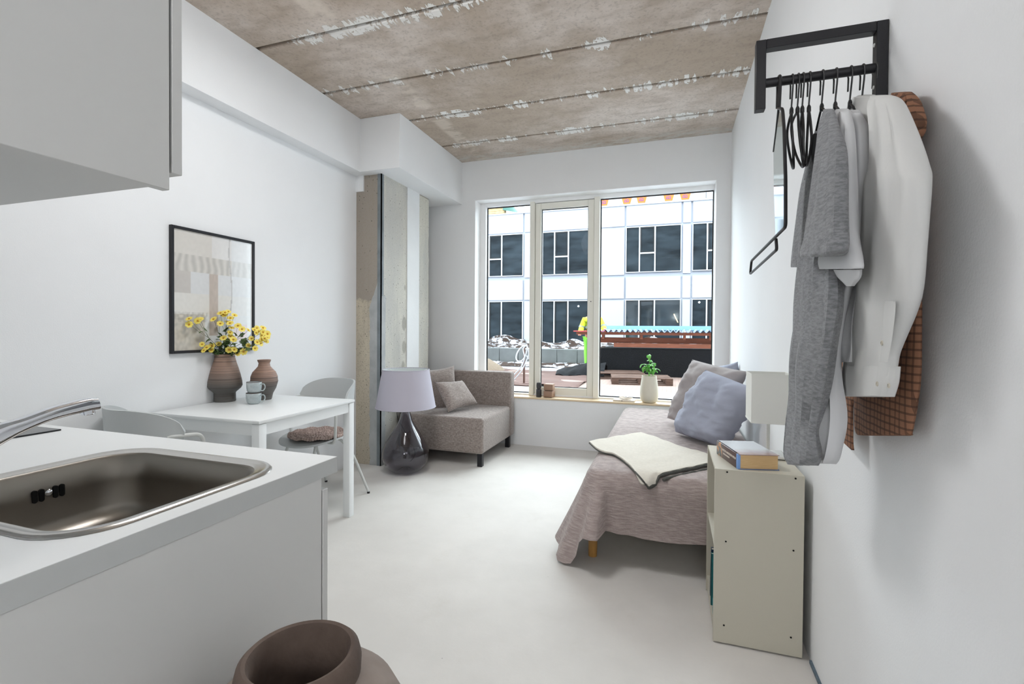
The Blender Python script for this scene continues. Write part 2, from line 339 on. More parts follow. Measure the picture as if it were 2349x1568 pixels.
M['reflect'] = mat('grey_reflective_tape', C(120, 132, 128), .4); M['skin'] = mat('skin', C(190, 130, 110), .6); M['glove'] = mat('red_glove', C(190, 80, 76), .7)
M['rust'] = mat('rusty_steel', C(96, 70, 62), .8); M['hose'] = mat('white_hose', C(196, 194, 196), .5); M['sand'] = mat('sand', C(118, 104, 90), .95, bump=.02, bscale=20)
M['brick'] = mat('dark_brick_wall', C(90, 80, 74), .9, var=.15, vscale=3); M['greentarp'] = mat('green_tarpaulin', C(50, 92, 84), .6); M['lightblue'] = mat('pale_blue_strip', C(150, 190, 215), .5)
m = M['pane'] = bpy.data.materials.new('window_glass'); m.use_nodes = True; nt = m.node_tree; nt.nodes.clear()
o_ = nt.nodes.new('ShaderNodeOutputMaterial'); mx = nt.nodes.new('ShaderNodeMixShader'); tr = nt.nodes.new('ShaderNodeBsdfTransparent'); gl = nt.nodes.new('ShaderNodeBsdfGlossy')
fr = nt.nodes.new('ShaderNodeFresnel'); fr.inputs[0].default_value = 1.12; gl.inputs['Roughness'].default_value = .01; tr.inputs[0].default_value = (.93, .96, .96, 1)
nt.links.new(fr.outputs[0], mx.inputs[0]); nt.links.new(tr.outputs[0], mx.inputs[1]); nt.links.new(gl.outputs[0], mx.inputs[2]); nt.links.new(mx.outputs[0], o_.inputs[0])
# ------------------------------------------------------------------ the room
H, YB, XR, XL, XB, YK = 3.026, 4.795, 0.5, -2.69, -2.577, 0.30
WX0, WX1, WZ0, WZ1 = -2.034, 0.38, 0.492, 2.606
YO = 5.30                                                       # outer face of the window wall
st('floor', box(-3.2, XR + .2, -2.6, YO - .1, -.12, 0), M['floor'])
ce = st('ceiling', box(-3.2, XR + .2, -2.6, YO, H + .03, H + .2), M['ceiljoint'])
ys = [2.448 + .6235 * k for k in range(-8, 4)] + [YB + .02]
for a, b in zip(ys[:-1], ys[1:]):
    if b - a < .1: continue
    mk('ceiling_plank', box(-2.75, XR + .05, a + .013, b - .013, H, H + .06), M['ceil'], ce, bevel=.006, seg=1)
wb = G()
YM = 4.951
wb.box(-3.2, WX0, YB, YM, 0, H); wb.box(WX1, XR + .2, YB, YM, 0, H); wb.box(WX0, WX1, YB, YM, WZ1, H); wb.box(WX0, WX1, YB, YM, 0, WZ0)
wb.box(-3.2, WX0 - .2, YM, YO, 0, H); wb.box(WX1 + .03, XR + .2, YM, YO, 0, H); wb.box(WX0 - .2, WX1 + .03, YM, YO, WZ1 + .14, H); wb.box(WX0 - .2, WX1 + .03, YM, YO, 0, WZ0 - .04)
st('wall_back', wb, M['paint'])
st('wall_right', box(XR, XR + .2, -2.6, YO, 0, H), M['paint'])
st('wall_left', box(XL - .2, XL, YK - .3, YB, 0, H), M['paint'])
st('wall_front', box(XL - .2, -.80, YK - .3, YK, 0, H), M['paint'])                  # wall that carries the kitchen, ends beside the camera
st('wall_entrance', box(-1.0, -.80, -2.6, YK - .3, 0, H), M['paint'])
st('wall_rear', box(-1.0, XR + .2, -2.8, -2.6, 0, H), M['paint'])
st('trim_1', box(XL, XB, YK, 3.53, 2.57, H), M['paint'])                               # shallow ledge above the left wall
st('trim_2', box(XL, -2.187, 3.53, YB, 2.57, H), M['paint'], bevel=.002, seg=1)        # boxed soffit in the corner
st('trim_3', box(XR - .008, XR, -2.6, 2.0, 0, .012), M['skirting'])                    # grey tape along the foot of the right wall
# concrete column with plaster remains
co = thing('concrete_column', 'raw concrete column between the left wall and the sofa corner with a grey steel corner bead', 'column', (-2.56, 3.9, 0))
del co['category'], co['label']; co['kind'] = 'structure'
CXR, CYF = -2.43, 3.63
def ragged(x0, x1, z0, z1, amp, side, n=70, seed=0):          # outline in (u, z): one side ragged
    pts = []
    for i in range(n + 1):
        z = z0 + (z1 - z0) * i / n; pts.append((x0 + (amp * noise.noise((z * 5, seed, 0)) + amp * .5 * noise.noise((z * 21, seed, 3)) if side in 'lb' else 0), x1 + (amp * noise.noise((z * 5, seed, 7)) + amp * .5 * noise.noise((z * 23, seed, 9)) if side in 'rb' else 0), z))
    return pts
def slab_y(rows, y0, y1): return G().loft([[(a, y0, z), (b, y0, z), (b, y1, z), (a, y1, z)] for a, b, z in rows])
def slab_x(rows, x0, x1): return G().loft([[(x1, a, z), (x1, b, z), (x0, b, z), (x0, a, z)] for a, b, z in rows])
core = G().box(XL, CXR, CYF + .002, 4.486, 0, 2.57)
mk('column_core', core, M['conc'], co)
mk('side_concrete', slab_x(ragged(3.66, 4.05, 0, 2.57, .004, 'l'), CXR - .001, CXR + .004), M['concpale'], co)
mk('side_concrete', slab_x(ragged(4.277, 4.486, 0, 2.56, .012, 'r', seed=4), CXR - .001, CXR + .004), M['concpale'], co)
mk('plaster_strip', box(CXR - .001, CXR + .012, 4.05, 4.277, 0, 2.57), M['plaster'], co)
mk('corner_bead', G().box(CXR - .035, CXR + .006, CYF - .006, CYF + .004, 0, 2.57).box(CXR - .003, CXR + .006, CYF - .006, CYF + .03, 0, 2.57), M['bead'], co)
rows = []
for i in range(91):
    z = 1.62 * i / 90; wob = .012 * noise.noise((z * 7, 1, 0)) + .008 * noise.noise((z * 30, 2, 0)); wd = .112 if z < 1.42 else .112 - (z - 1.42) * .40
    rows.append((CXR - wd + wob, CXR - .004, z))
mk('skim_plaster', slab_y(rows, CYF - .004, CYF + .004), M['skim'], co)
rows = [(CYF, CYF + .06 + .02 * noise.noise((z * .3, 5, 0)) + .01 * noise.noise((z * 1.4, 8, 0)), z * .05) for z in range(0, 31)]
mk('skim_plaster', slab_x(rows, CXR, CXR + .008), M['skim'], co)
st('trim_4', G().box(XL, -2.608, CYF - .012, CYF + .01, 2.43, 2.57), M['paint'])
# window
WY = 4.945                                                     # room face of the frame
GL_, GR_, GB_, GT_ = P(1117, 700, 'y', WY + .05).x, P(1636, 600, 'y', WY + .05).x, P(1460, 913, 'y', WY + .05).z, P(1500, 447, 'y', WY + .05).z
win = st('window_1', G().box(WX0 - .06, GL_, WY, WY + .066, WZ0, WZ1 + .03).box(GR_, WX1 + .06, WY, WY + .066, WZ0, WZ1 + .03).box(GL_, GR_, WY, WY + .066, GT_, WZ1 + .03).box(GL_, GR_, WY, WY + .066, WZ0 - .03, GB_), M['reveal'], bevel=.002, seg=1)
def wx(px, y=WY): return P(px, 700, 'y', y).x
MU1, MU2 = (wx(1215.5), wx(1226)), (wx(1362), wx(1374.5))
for a, b in (MU1, MU2): mk('mullion', box(a, b, WY - .02, WY + .068, WZ0 + .014, WZ1 - .03), M['wframe'], win, bevel=.003, seg=1)
def pane(name, x0, x1, z0, z1, y, parent):
    return mk(name, box(x0, x1, y, y + .02, z0, z1), M['pane'], parent)
def spacer(x0, x1, z0, z1, y, parent, t=.010, m='gasket'):
    return mk('gasket', G().box(x0, x0 + t, y - .012, y, z0, z1).box(x1 - t, x1, y - .012, y, z0, z1).box(x0 + t, x1 - t, y - .012, y, z0, z0 + t).box(x0 + t, x1 - t, y - .012, y, z1 - t, z1), M[m], parent)
zl, zh = P(1460, 913, 'y', WY + .05).z, P(1500, 447, 'y', WY + .05).z; gxl, gxr = P(1117, 700, 'y', WY + .05).x, P(1636, 600, 'y', WY + .05).x
pane('pane', gxl, MU1[0], zl, zh, WY + .06, win); pane('pane', MU2[1], gxr, zl, zh, WY + .06, win)
spacer(gxl, MU1[0], zl, zh, WY + .06, win); spacer(MU2[1], gxr, zl, zh, WY + .06, win)
sx0, sx1, sz0, sz1 = MU1[1] + .004, MU2[0] - .004, WZ0 + .022, WZ1 - .048; t = .062
sash = mk('sash', G().box(sx0, sx0 + t, WY + .004, WY + .07, sz0, sz1).box(sx1 - t, sx1, WY + .004, WY + .07, sz0, sz1).box(sx0 + t, sx1 - t, WY + .004, WY + .07, sz0, sz0 + .085).box(sx0 + t, sx1 - t, WY + .004, WY + .07, sz1 - t, sz1), M['wframe'], win, bevel=.003, seg=1)
pane('pane', sx0 + t, sx1 - t, sz0 + .085, sz1 - t, WY + .045, sash); spacer(sx0 + t, sx1 - t, sz0 + .085, sz1 - t, WY + .045, sash, .007)
kp = P(1356, 691.5, 'y', WY)
mk('keyhole', G().lathe([(.005, 0), (.005, .004)], n=12).xf(Matrix.Translation((kp.x, WY - .022, kp.z)) @ Matrix.Rotation(-PI / 2, 4, 'X')), M['hole'], win)
st('trim_5', box(WX0, WX1, YB - .012, WY + .02, WZ0 - .004, WZ0 + .014), M['pine'], bevel=.003, seg=1)   # window board
st('trim_6', G().box(WX0, WX0 + .004, YB + .001, WY, WZ0, WZ1).box(WX1 - .004, WX1, YB + .001, WY, WZ0, WZ1).box(WX0, WX1, YB + .001, WY, WZ1 - .004, WZ1), M['reveal'])
# ------------------------------------------------------------------ kitchen
CX1, CY0, CY1, CZ = -.784, YK + .003, .985, .9
SK = (-1.353, -.828, .441, .884)
def rrect(x0, x1, y0, y1, r, z, n=7):
    out = []
    for cx_, cy_, a0 in ((x1 - r, y1 - r, 0), (x0 + r, y1 - r, PI / 2), (x0 + r, y0 + r, PI), (x1 - r, y0 + r, 1.5 * PI)):
        for j in range(n + 1):
            a = a0 + PI / 2 * j / n; out.append(Vector((cx_ + r * math.cos(a), cy_ + r * math.sin(a), z)))
    return out
def inset(d, r, z): return rrect(SK[0] + d, SK[1] - d, SK[2] + d, SK[3] - d, r, z)
bm = bmesh.new()
wt_o = thing('kitchen_worktop', 'white laminate kitchen worktop with grey edge at the lower left', 'worktop', (-1.6, .67, .86))
hole = inset(.02, .085, CZ)
def plate(x0, x1, y0, y1, hole, z0, z1):                       # rectangle with a hole, via ring matching
    g = G(); n = len(hole); cxm = sum(h.x for h in hole) / n; cym = sum(h.y for h in hole) / n; outer = []
    for h in hole:
        dx, dy = h.x - cxm, h.y - cym; t = min([((x1 if dx > 0 else x0) - cxm) / dx if abs(dx) > 1e-9 else 1e9, ((y1 if dy > 0 else y0) - cym) / dy if abs(dy) > 1e-9 else 1e9])
        outer.append(Vector((cxm + dx * t, cym + dy * t, 0)))
    for c in ((x0, y0), (x1, y0), (x1, y1), (x0, y1)):
        k = min(range(n), key=lambda i: (outer[i].x - c[0]) ** 2 + (outer[i].y - c[1]) ** 2); outer[k] = Vector((c[0], c[1], 0))
    R = lambda pts, z: [Vector((p.x, p.y, z)) for p in pts]
    return g.loft([R(hole, z1), R(outer, z1), R(outer, z0), R(hole, z0)], cap=False, loop=True)
mk('worktop_board', plate(-1.5, CX1 - .0012, CY0, CY1, hole, .862, CZ).box(-2.689, -1.5, CY0, CY1, .862, CZ), M['lam'], wt_o)
mk('edge_band', box(CX1 - .0012, CX1, CY0, CY1 + .0005, .862, CZ - .0005), M['lamedge'], wt_o)
sk = thing('kitchen_sink', 'inset stainless steel sink bowl with rounded corners', 'sink', (-1.09, .66, .74))
prof = [(0, .1, CZ + .0005), (.004, .098, CZ + .005), (.012, .092, CZ + .006), (.016, .09, CZ + .003), (.024, .085, CZ + .003), (.031, .08, CZ)]
mk('rim', G().loft([inset(*p) for p in prof], cap=False), M['steelrim'], sk, smooth=True, angle=60)
bowl = [(.031, .08, CZ), (.037, .077, CZ - .006), (.042, .076, CZ - .06), (.046, .075, CZ - .115), (.056, .07, CZ - .138), (.085, .055, CZ - .15), (.15, .03, CZ - .155), (.2, .012, CZ - .157)]
mk('bowl', G().loft([inset(*p) for p in bowl], cap=False).add(inset(.2, .012, CZ - .157), [tuple(range(32))]), M['steel'], sk, smooth=True, angle=60)
ox = SK[0] + .0445
def slot(y):
    z = .865; g = G(); pts = []
    for j in range(16):
        a = 2 * PI * j / 16; pts.append((0, .0048 * math.cos(a), .0048 * math.sin(a) + (.009 if math.sin(a) > 0 else -.009)))
    return g.loft([[(ox - .004, y + p[1], z + p[2] - .018) for p in pts], [(ox + .0008, y + p[1], z + p[2] - .018) for p in pts]])
hy = [P(x, 1110, 'x', ox).y for x in (80, 96, 128, 143)]
for y in hy: mk('overflow_slot', slot(y), M['hole'], sk)
mk('overflow_screw', G().lathe([(.0001, .004), (.005, .003), (.0075, 0)], n=14).xf(Matrix.Translation((ox + .001, P(112, 1113, 'x', ox).y, .849)) @ Matrix.Rotation(PI / 2, 4, 'Y')), M['chrome'], sk, smooth=True)
tap = thing('kitchen_tap', 'chrome mixer tap with a long flat spout reaching over the sink', 'tap', (-1.03, .40, .9))
tx = -1.03
def tp(px, py): return P(px, py, 'x', tx)
top = [tp(215, 911.5), tp(190, 914), tp(120, 932), tp(50, 957), tp(0, 972), tp(-70, 1003), tp(-150, 1050)]
bot = [tp(222, 938), tp(190, 944), tp(110, 965), tp(50, 990), tp(0, 1018), tp(-70, 1062), tp(-150, 1130)]
rings = []
for a, b in zip(smooth_path(top, 4), smooth_path(bot, 4)):
    c = (a + b) / 2; hgt = (a - b) / 2; rings.append([c + hgt * math.copysign(abs(math.sin(2 * PI * j / 16)) ** .6, math.sin(2 * PI * j / 16)) + Vector((math.copysign(abs(math.cos(2 * PI * j / 16)) ** .6, math.cos(2 * PI * j / 16)) * .0145, 0, 0)) for j in range(16)])
mk('spout', G().loft(rings), M['chrome'], tap, smooth=True, bevel=0, angle=70)
e = tp(207, 942); mk('aerator', G().lathe([(.010, 0), (.011, .003), (.011, .010)], (e.x, e.y - .004, e.z - .006), 20), M['chrome'], tap, smooth=True)
mk('tap_body', G().lathe([(.028, 0), (.028, .01), (.023, .014), (.022, .115), (.018, .125)], (tx, .405, CZ), 24), M['chrome'], tap, smooth=True)
mk('lever', G().tube([(tx, .405, CZ + .12), (tx, .405, CZ + .145), (tx - .03, .395, CZ + .155), (tx - .08, .385, CZ + .16)], [.014, .013, .009, .007], 10), M['chrome'], tap, smooth=True)
h0, h1 = P(143, 983, 'z', .905), P(35, 1001, 'z', .905)
tag(mk('cooktop', box(-2.28, h0.x, .42, .945, CZ, CZ + .005), M['glassblack'], bevel=.001, seg=1), 'black glass cooktop set in the worktop behind the tap', 'cooktop')
bc = thing('base_cabinet', 'white base cabinet with a plain side panel under the sink', 'cabinet', (-1.6, .64, 0))
mk('side_panel', box(CX1 - .018, CX1 - .002, CY0, .932, 0, .862), M['cab'], bc, bevel=.001, seg=1)
mk('carcass', G().box(-2.689, CX1 - .018, CY0, .92, .1, .74).box(-2.689, CX1 - .018, CY0, CY0 + .02, .74, .862).box(-2.689, CX1 - .018, .90, .92, .74, .862), M['cab'], bc)
mk('plinth', box(-2.689, CX1 - .018, .36, .87, 0, .1), M['cab'], bc)
for x0, x1 in ((-1.385, CX1 - .002), (-1.99, -1.39), (-2.689, -1.995)): mk('door', box(x0, x1, .936, .954, .10, .832), M['cab'], bc, bevel=.0015, seg=1)
uc = thing('wall_cabinet', 'white wall cabinet hanging at the upper left', 'cabinet', (-1.5, .46, 1.443))
ux = CX1 - .0
g = G().box(ux - .016, ux, CY0, .569, 1.443, 2.4); mk('side_panel', g, M['cab'], uc, bevel=.001, seg=1)
mk('bottom_panel', box(-2.689, ux - .0165, CY0, .567, 1.452, 1.468), M['cab'], uc)
mk('carcass', box(-2.689, ux - .017, CY0, .567, 1.47, 2.4), M['cab'], uc)
for x0, x1 in ((-1.385, ux), (-1.99, -1.39), (-2.689, -1.995)): mk('door', box(x0, x1, .5735, .5905, 1.473, 2.4), M['cab'], uc, bevel=.001, seg=1)
# floor jar
JC = (-.577, .633); JZ = .684
jar = thing('clay_jar', 'large round clay floor jar with a thick brown rim at the bottom of the picture', 'jar', (JC[0], JC[1], 0))
oz = JZ
mk('body', G().lathe([(.09, 0), (.12, .02), (.16, .16), (.182, .28), (.191, .40), (.190, .49), (.178, .55), (.155, .595), (.125, .622), (.099, .636), (.092, .65), (.084, .65), (.092, .632), (.12, .612), (.148, .585), (.168, .54), (.178, .49), (.179, .40), (.170, .28), (.153, .18), (.10, .03), (.02, .02)], (*JC, 0), 56), M['jarbody'], jar, smooth=True)
mk('rim', G().lathe([(.077, .57), (.0745, .62), (.0755, oz - .010), (.080, oz - .001), (.086, oz + .001), (.0935, oz - .006), (.0975, oz - .022), (.0965, .645), (.0965, .625), (.088, .60)], (*JC, 0), 56, cap=False), M['jar'], jar, smooth=True)
# ------------------------------------------------------------------ dining corner
TZ = .755
A, B, D = P(594.3, 965.6, 'z', TZ), P(344.4, 945.8, 'z', TZ), P(825.9, 916, 'z', TZ)
ex = (A - B); ex.z = 0; tw = ex.length; ex.normalize(); td = (D - A).length; ey = Vector((-ex.y, ex.x, 0))
ang = math.atan2(ex.y, ex.x)
tb = thing('dining_table', 'square white dining table against the left wall', 'table', ((A + B) / 2).to_tuple()[:2] + (0,), ang)
mk('tabletop', G().add([], []).box(-tw / 2, tw / 2, 0, td, TZ - .018, TZ), M['tablew'], tb, bevel=.004, local=True)
L_ = .048
for sx_ in (-1, 1):
    for y0 in (.004, td - .004 - L_):
        x0 = sx_ * (tw / 2 - .004); mk('leg', box(min(x0, x0 - sx_ * L_), max(x0, x0 - sx_ * L_), y0, y0 + L_, 0, TZ - .020), M['tablew'], tb, bevel=.003, local=True)
for g in (box(-tw / 2 + .055, tw / 2 - .055, .012, .03, TZ - .078, TZ - .019), box(-tw / 2 + .055, tw / 2 - .055, td - .03, td - .012, TZ - .078, TZ - .019),
          box(-tw / 2 + .010, -tw / 2 + .028, .055, td - .055, TZ - .078, TZ - .019), box(tw / 2 - .028, tw / 2 - .010, .055, td - .055, TZ - .078, TZ - .019)):
    mk('apron', g, M['tablew'], tb, local=True)
def chair(loc, rz, label):
    c = thing('dining_chair', label, 'chair', loc, rz, 'pale grey dining chairs')
    def seat(u, v):
        a = 2 * PI * v; r = u; cx_ = .235 * math.copysign(abs(math.cos(a)) ** .85, math.cos(a)); cy_ = .225 * math.copysign(abs(math.sin(a)) ** .85, math.sin(a))
        return (cx_ * r, cy_ * r, .455 + .012 * (r ** 2) * (.4 + .6 * math.sin(a)) - .012 * (1 - r * r) - (.03 * max(0, -math.sin(a)) * r ** 6))
    g = G().grid(seat, 10, 40); nn = len(g.v); top = g.v[:]; g.add([v - Vector((0, 0, .013)) for v in top], []); F = [f for f in g.f]
    g.f += [tuple(i + nn for i in reversed(f)) for f in F]; w = 41; g.f += [(10 * w + j, 10 * w + j + nn, 10 * w + j + 1 + nn, 10 * w + j + 1) for j in range(40)]
    mk('seat', g, M['chair'], c, smooth=True, local=True, angle=50)
    def back(u, v):
        a = math.radians(8 + 164 * u); e = min(u, 1 - u) * 164 / 60; hh = min(1, e) ; lo = .635 + .05 * (1 - min(1, e * 1.3)) ** 2; hi = .72 + .115 * math.sqrt(max(0, 1 - (1 - hh) ** 2))
        R = .245 + .012 * v; return (R * 1.02 * math.cos(a), .02 + R * .95 * math.sin(a), lo + (hi - lo) * v)
    mk('backrest', G().grid(back, 36, 10, .012), M['chair'], c, smooth=True, local=True, angle=60)
    for s in (-1, 1):
        mk('arm_tube', G().tube(bend_path([(s * .05, -.02, .425), (s * .245, -.03, .425), (s * .258, -.03, .70), (s * .240, .10, .705), (s * .235, .115, .70)], .045, 6), .0095, 10), M['chairm'], c, smooth=True, local=True)
        for (y0, y1, x1) in ((-.10, -.225, .19), (.10, .27, .24)):
            lg = mk('leg', G().tube(bend_path([(s * .06, y0 * .6, .43), (s * .14, y0, .425), (s * (x1 - .03), y0 + (y1 - y0) * .35, .30), (s * x1, y1, .012)], .07, 6), .0095, 10), M['chairm'], c, smooth=True, local=True)
            mk('foot_cap', G().lathe([(.0105, 0), (.0105, .014)], (s * x1, y1, 0), 12), M['blackplastic'], lg, local=True)
        mk('screw', G().lathe([(.006, 0), (.005, .003)], n=10).xf(Matrix.Translation((s * .06, .235, .685)) @ Matrix.Rotation(PI / 2, 4, 'X')), M['chairm'], c, local=True)
    return c
ch1 = chair((-2.405, 2.79, 0), math.radians(-13), 'pale grey dining chair with a felt seat pad, far side of the table')
ch2 = copy_tree(ch1); ch2.location = (-2.42, 1.755, 0); ch2.rotation_euler = (0, 0, PI - math.radians(12)); ch2['label'] = 'pale grey dining chair between the kitchen worktop and the table'
# felt seat pad made of many wool balls
pad = thing('seat_pad', 'round brown felt ball seat pad on the far chair', 'seat pad', (-2.365, 2.765, .455))
g = G(); 
def ball(c, r):
    return G().lathe([(r * .05, -r * .95), (r * .7, -r * .7), (r, 0), (r * .7, r * .7), (r * .05, r * .95)], c, 8)
pc = Vector((-2.365, 2.765, .472)); k = 0
for ring in range(1, 13):
    R = ring * .0155; nb = int(2 * PI * R / .0165)
    for j in range(nb):
        a = 2 * PI * j / nb + ring * .37; b = ball((pc.x + R * math.cos(a), pc.y + R * math.sin(a), pc.z + .004 * math.sin(ring * 1.3 + j)), .0105 if ring < 12 else .0125); g.add(b.v, b.f)
mk('felt_balls', g, M['felt'], pad, smooth=True, angle=80, kind='stuff')
# pottery on the table
def P_t(px, py): return P(px, py, 'z', TZ)
vb = P_t(516, 923); vy = vb.y + .045
def prof_px(ct, ycut, rows):                                  # rows: (height in photo, half width) -> (radius, z)
    out = []; ax_ = RCW @ Vector((0, 0, -1)); tn = (ct - CX) / FPX; co_ = 1 / math.sqrt(1 + tn * tn)
    for py, hw in rows:
        a = P(ct, py, 'y', ycut); out.append((hw * (a - EYE).dot(ax_) / FPX * co_, a.z))
    return out
def lathe_on(name, rows, c, ycut, ct, mat_, base_z, parent=None, inner=.004, **k):
    pr = prof_px(ct, ycut, rows); z0 = pr[0][1]; pr = [(r, z - z0) for r, z in pr]
    pin = [(max(.001, r - inner), z) for r, z in reversed(pr[1:])]; pin[-1] = (pin[-1][0], .006)
    return pr, G().lathe(pr + pin, (c[0], c[1], base_z), 40)
c = (P(516, 870, 'y', vy).x, vy)
pr, g = lathe_on('vase', [(926, 25), (925, 26), (907, 25.5), (905, 26.5), (896, 38), (890, 41.5), (880, 40.5), (866, 37), (850, 32), (838, 27.5), (826, 24), (818, 23)], c, vy, 516, None, TZ)
VA = thing('stoneware_vase', 'tall ombre stoneware vase holding yellow flowers on the table', 'vase', (c[0], c[1], TZ), group=None)
mk('vase_body', g, M['potA'], VA, smooth=True, angle=30); VAtop = TZ + pr[-1][1]; VAc = c
vb2 = P_t(612, 918); vy2 = vb2.y + .03; c2 = (P(606, 880, 'y', vy2).x, vy2)
pr, g = lathe_on('vase', [(919, 17), (917, 18), (905, 21), (893, 28), (880, 32), (876, 33), (875, 32), (866, 31.5), (856, 27), (848, 19), (843, 14.5), (836, 13), (831, 15.5), (828, 16)], c2, vy2, 606, None, TZ)
V2 = thing('stoneware_vase', 'small round ombre stoneware bottle vase behind the stacked mugs', 'vase', (c2[0], c2[1], TZ)); mk('vase_body', g, M['potB'], V2, smooth=True, angle=30)
mb = P_t(581, 927); my = mb.y + .02
def mug(z0, label, cx_, dx):
    m_ = thing('mug', label, 'mug', (cx_, my, z0), group='pale glazed mugs')
    s = .0415
    mk('cup', G().lathe([(s * .62, 0), (s * .80, .004), (s * .93, .014), (s, .035), (s * 1.02, .064), (s * .96, .066), (s * .93, .035), (s * .8, .012), (.001, .008)], (cx_, my, z0), 32), M['glaze'], m_, smooth=True, angle=60)
    mk('lip', G().tube([(cx_ + s * .99 * math.cos(2 * PI * j / 32), my + s * .99 * math.sin(2 * PI * j / 32), z0 + .066) for j in range(32)], .0016, 6, loop=True), M['glazerim'], m_, smooth=True)
    d = Vector((math.cos(dx), math.sin(dx), 0)); o0 = Vector((cx_, my, z0))
    mk('handle', G().tube(smooth_path([o0 + d * (s * .97) + Vector((0, 0, .052)), o0 + d * (s + .022) + Vector((0, 0, .054)), o0 + d * (s + .030) + Vector((0, 0, .035)), o0 + d * (s + .018) + Vector((0, 0, .016)), o0 + d * (s * .95) + Vector((0, 0, .014))], 5), .0036, 8), M['glaze'], m_, smooth=True)
mx_ = P(582, 915, 'y', my).x
mug(TZ, 'lower of the two stacked pale glazed mugs beside the vases', mx_, .25); mug(TZ + .0665, 'upper of the two stacked pale glazed mugs beside the vases', mx_ + .003, .2)
# flowers: sprays with blossoms, each blossom placed around the vase mouth
def blossom_mesh(r=.0155):
    g = G(); n = 7
    for k in range(n):
        a = 2 * PI * k / n; d = Vector((math.cos(a), math.sin(a), 0)); t = Vector((-d.y, d.x, 0))
        w0 = r * .16; w1 = r * .40
        g.add([d * r * .15 - t * w0, d * r * .15 + t * w0, d * r * .65 + t * w1 + Vector((0, 0, r * .22)), d * r * .65 - t * w1 + Vector((0, 0, r * .22)), d * r + t * w1 * .6 + Vector((0, 0, r * .18)), d * r - t * w1 * .6 + Vector((0, 0, r * .18))], [(0, 1, 2, 3), (3, 2, 4, 5)])
    return g
bl = mk('blossom', blossom_mesh(), M['petal'], smooth=True, angle=80); blm = bl.data; bpy.data.objects.remove(bl)
pi_ = mk('flower_centre', G().lathe([(.0001, .0055), (.003, .005), (.0045, .002), (.003, 0)], n=8), M['pistil'], smooth=True); pim = pi_.data; bpy.data.objects.remove(pi_)
lfm = mk('leaf', G().add([(0, 0, 0), (.006, .010, .002), (.015, .013, 0), (.012, .021, .002), (.006, .024, .004), (0, .040, 0), (-.006, .024, .004), (-.012, .021, .002), (-.015, .013, 0), (-.006, .010, .002)], [(0, 1, 5), (1, 2, 3), (1, 3, 4), (1, 4, 5), (0, 5, 9), (9, 7, 8), (9, 6, 7), (9, 5, 6)]), M['leaf']); leafm = lfm.data; bpy.data.objects.remove(lfm)
fl = [(205,250,0),(205,325,0),(325,275,0),(358,255,0),(545,255,1),(635,315,1),(640,172,2),(685,190,2),(745,148,2),(830,200,2),(775,240,2),(770,310,2),(790,375,3),(770,440,3),(780,495,3),(735,550,3),(680,515,3),(815,535,3),(880,345,4),(935,390,4),(615,595,5),(520,620,5),(515,680,5),(450,645,5),(385,600,5),(410,685,5),(755,675,3),(825,675,3),(875,730,6),(955,700,6),(1020,405,4),(1065,520,6),(1020,615,6),(1105,400,7),(1140,375,7),(1165,420,7),(1225,375,7),(1225,430,7),(1285,455,8),(1285,500,8),(1265,555,8),(1215,475,8),(1205,530,8),(1145,570,6),(1190,585,8),(1115,655,6),(700,165,2),(740,290,2),(1130,440,7),(1245,520,8)]
places = ['reaching far left', 'left of centre', 'standing tallest', 'upright in the middle', 'right of the tallest', 'low at the left', 'low at the right', 'reaching far right, upper', 'reaching far right, lower']
mouth = Vector((VAc[0], VAc[1], VAtop))
rnd = random.Random(3)
for sidx in range(9):
    B_ = [b for b in fl if b[2] == sidx]
    sp = thing('flower_spray', 'yellow daisy flower spray ' + places[sidx], 'flower', (mouth.x, mouth.y, TZ + .02), group='yellow flowers in the stoneware vase')
    pts = []
    for b in B_:
        q = P(400 + b[0] / 6.03, 690 + b[1] / 6.03, 'y', VAc[1] + rnd.uniform(-.05, .05))
        pts.append(q if q.x > XL + .05 else P(400 + b[0] / 6.03, 690 + b[1] / 6.03, 'x', XL + .05))
    cen = sum(pts, Vector()) / len(pts); jn = mouth + (cen - mouth) * .55 + Vector((0, rnd.uniform(-.01, .01), -.01))
    foot = mouth + Vector((rnd.uniform(-.012, .012), rnd.uniform(-.012, .012), -.16)); off = (cen - mouth); off.z = 0; off = off.normalized() * .018 if off.length > .01 else off
    stg = G().tube(smooth_path([foot, mouth + off + Vector((0, 0, -.002)), jn], 5), .0013, 5)
    for p in pts:
        a = stg; q = jn + (p - jn) * .5 + Vector((rnd.uniform(-.006, .006), rnd.uniform(-.006, .006), -.006)); t_ = G().tube(smooth_path([jn, q, p], 4), .0008, 5); a.add(t_.v, t_.f)
    mk('stem', stg, M['stem'], sp)
    L0 = sp.location
    for p in pts:
        o = bpy.data.objects.new('blossom', blm); scn.collection.objects.link(o); o.parent = sp; o.location = p - L0
        d = (EYE - p).normalized() * .6 + (p - mouth).normalized() * .7 + Vector((rnd.uniform(-.4, .4), rnd.uniform(-.4, .4), rnd.uniform(-.2, .6))); o.rotation_euler = d.to_track_quat('Z', 'Y').to_euler(); s = rnd.uniform(1.0, 1.4); o.scale = (s, s, s)
        o2 = bpy.data.objects.new('flower_centre', pim); scn.collection.objects.link(o2); o2.parent = o
    for k in range(16 if sidx in (3, 5, 6) else 8):
        t = rnd.uniform(.15, .95); base = mouth + off * 1.2 + (jn - mouth) * t if k % 4 else jn + (rnd.choice(pts) - jn) * rnd.uniform(.05, .6)
        o = bpy.data.objects.new('leaf', leafm); scn.collection.objects.link(o); o.parent = sp; o.location = base - L0; o.rotation_euler = (rnd.uniform(-.9, .9), rnd.uniform(-.9, .9), rnd.uniform(0, 6.28)); s = rnd.uniform(1.0, 1.6); o.scale = (s, s, s)
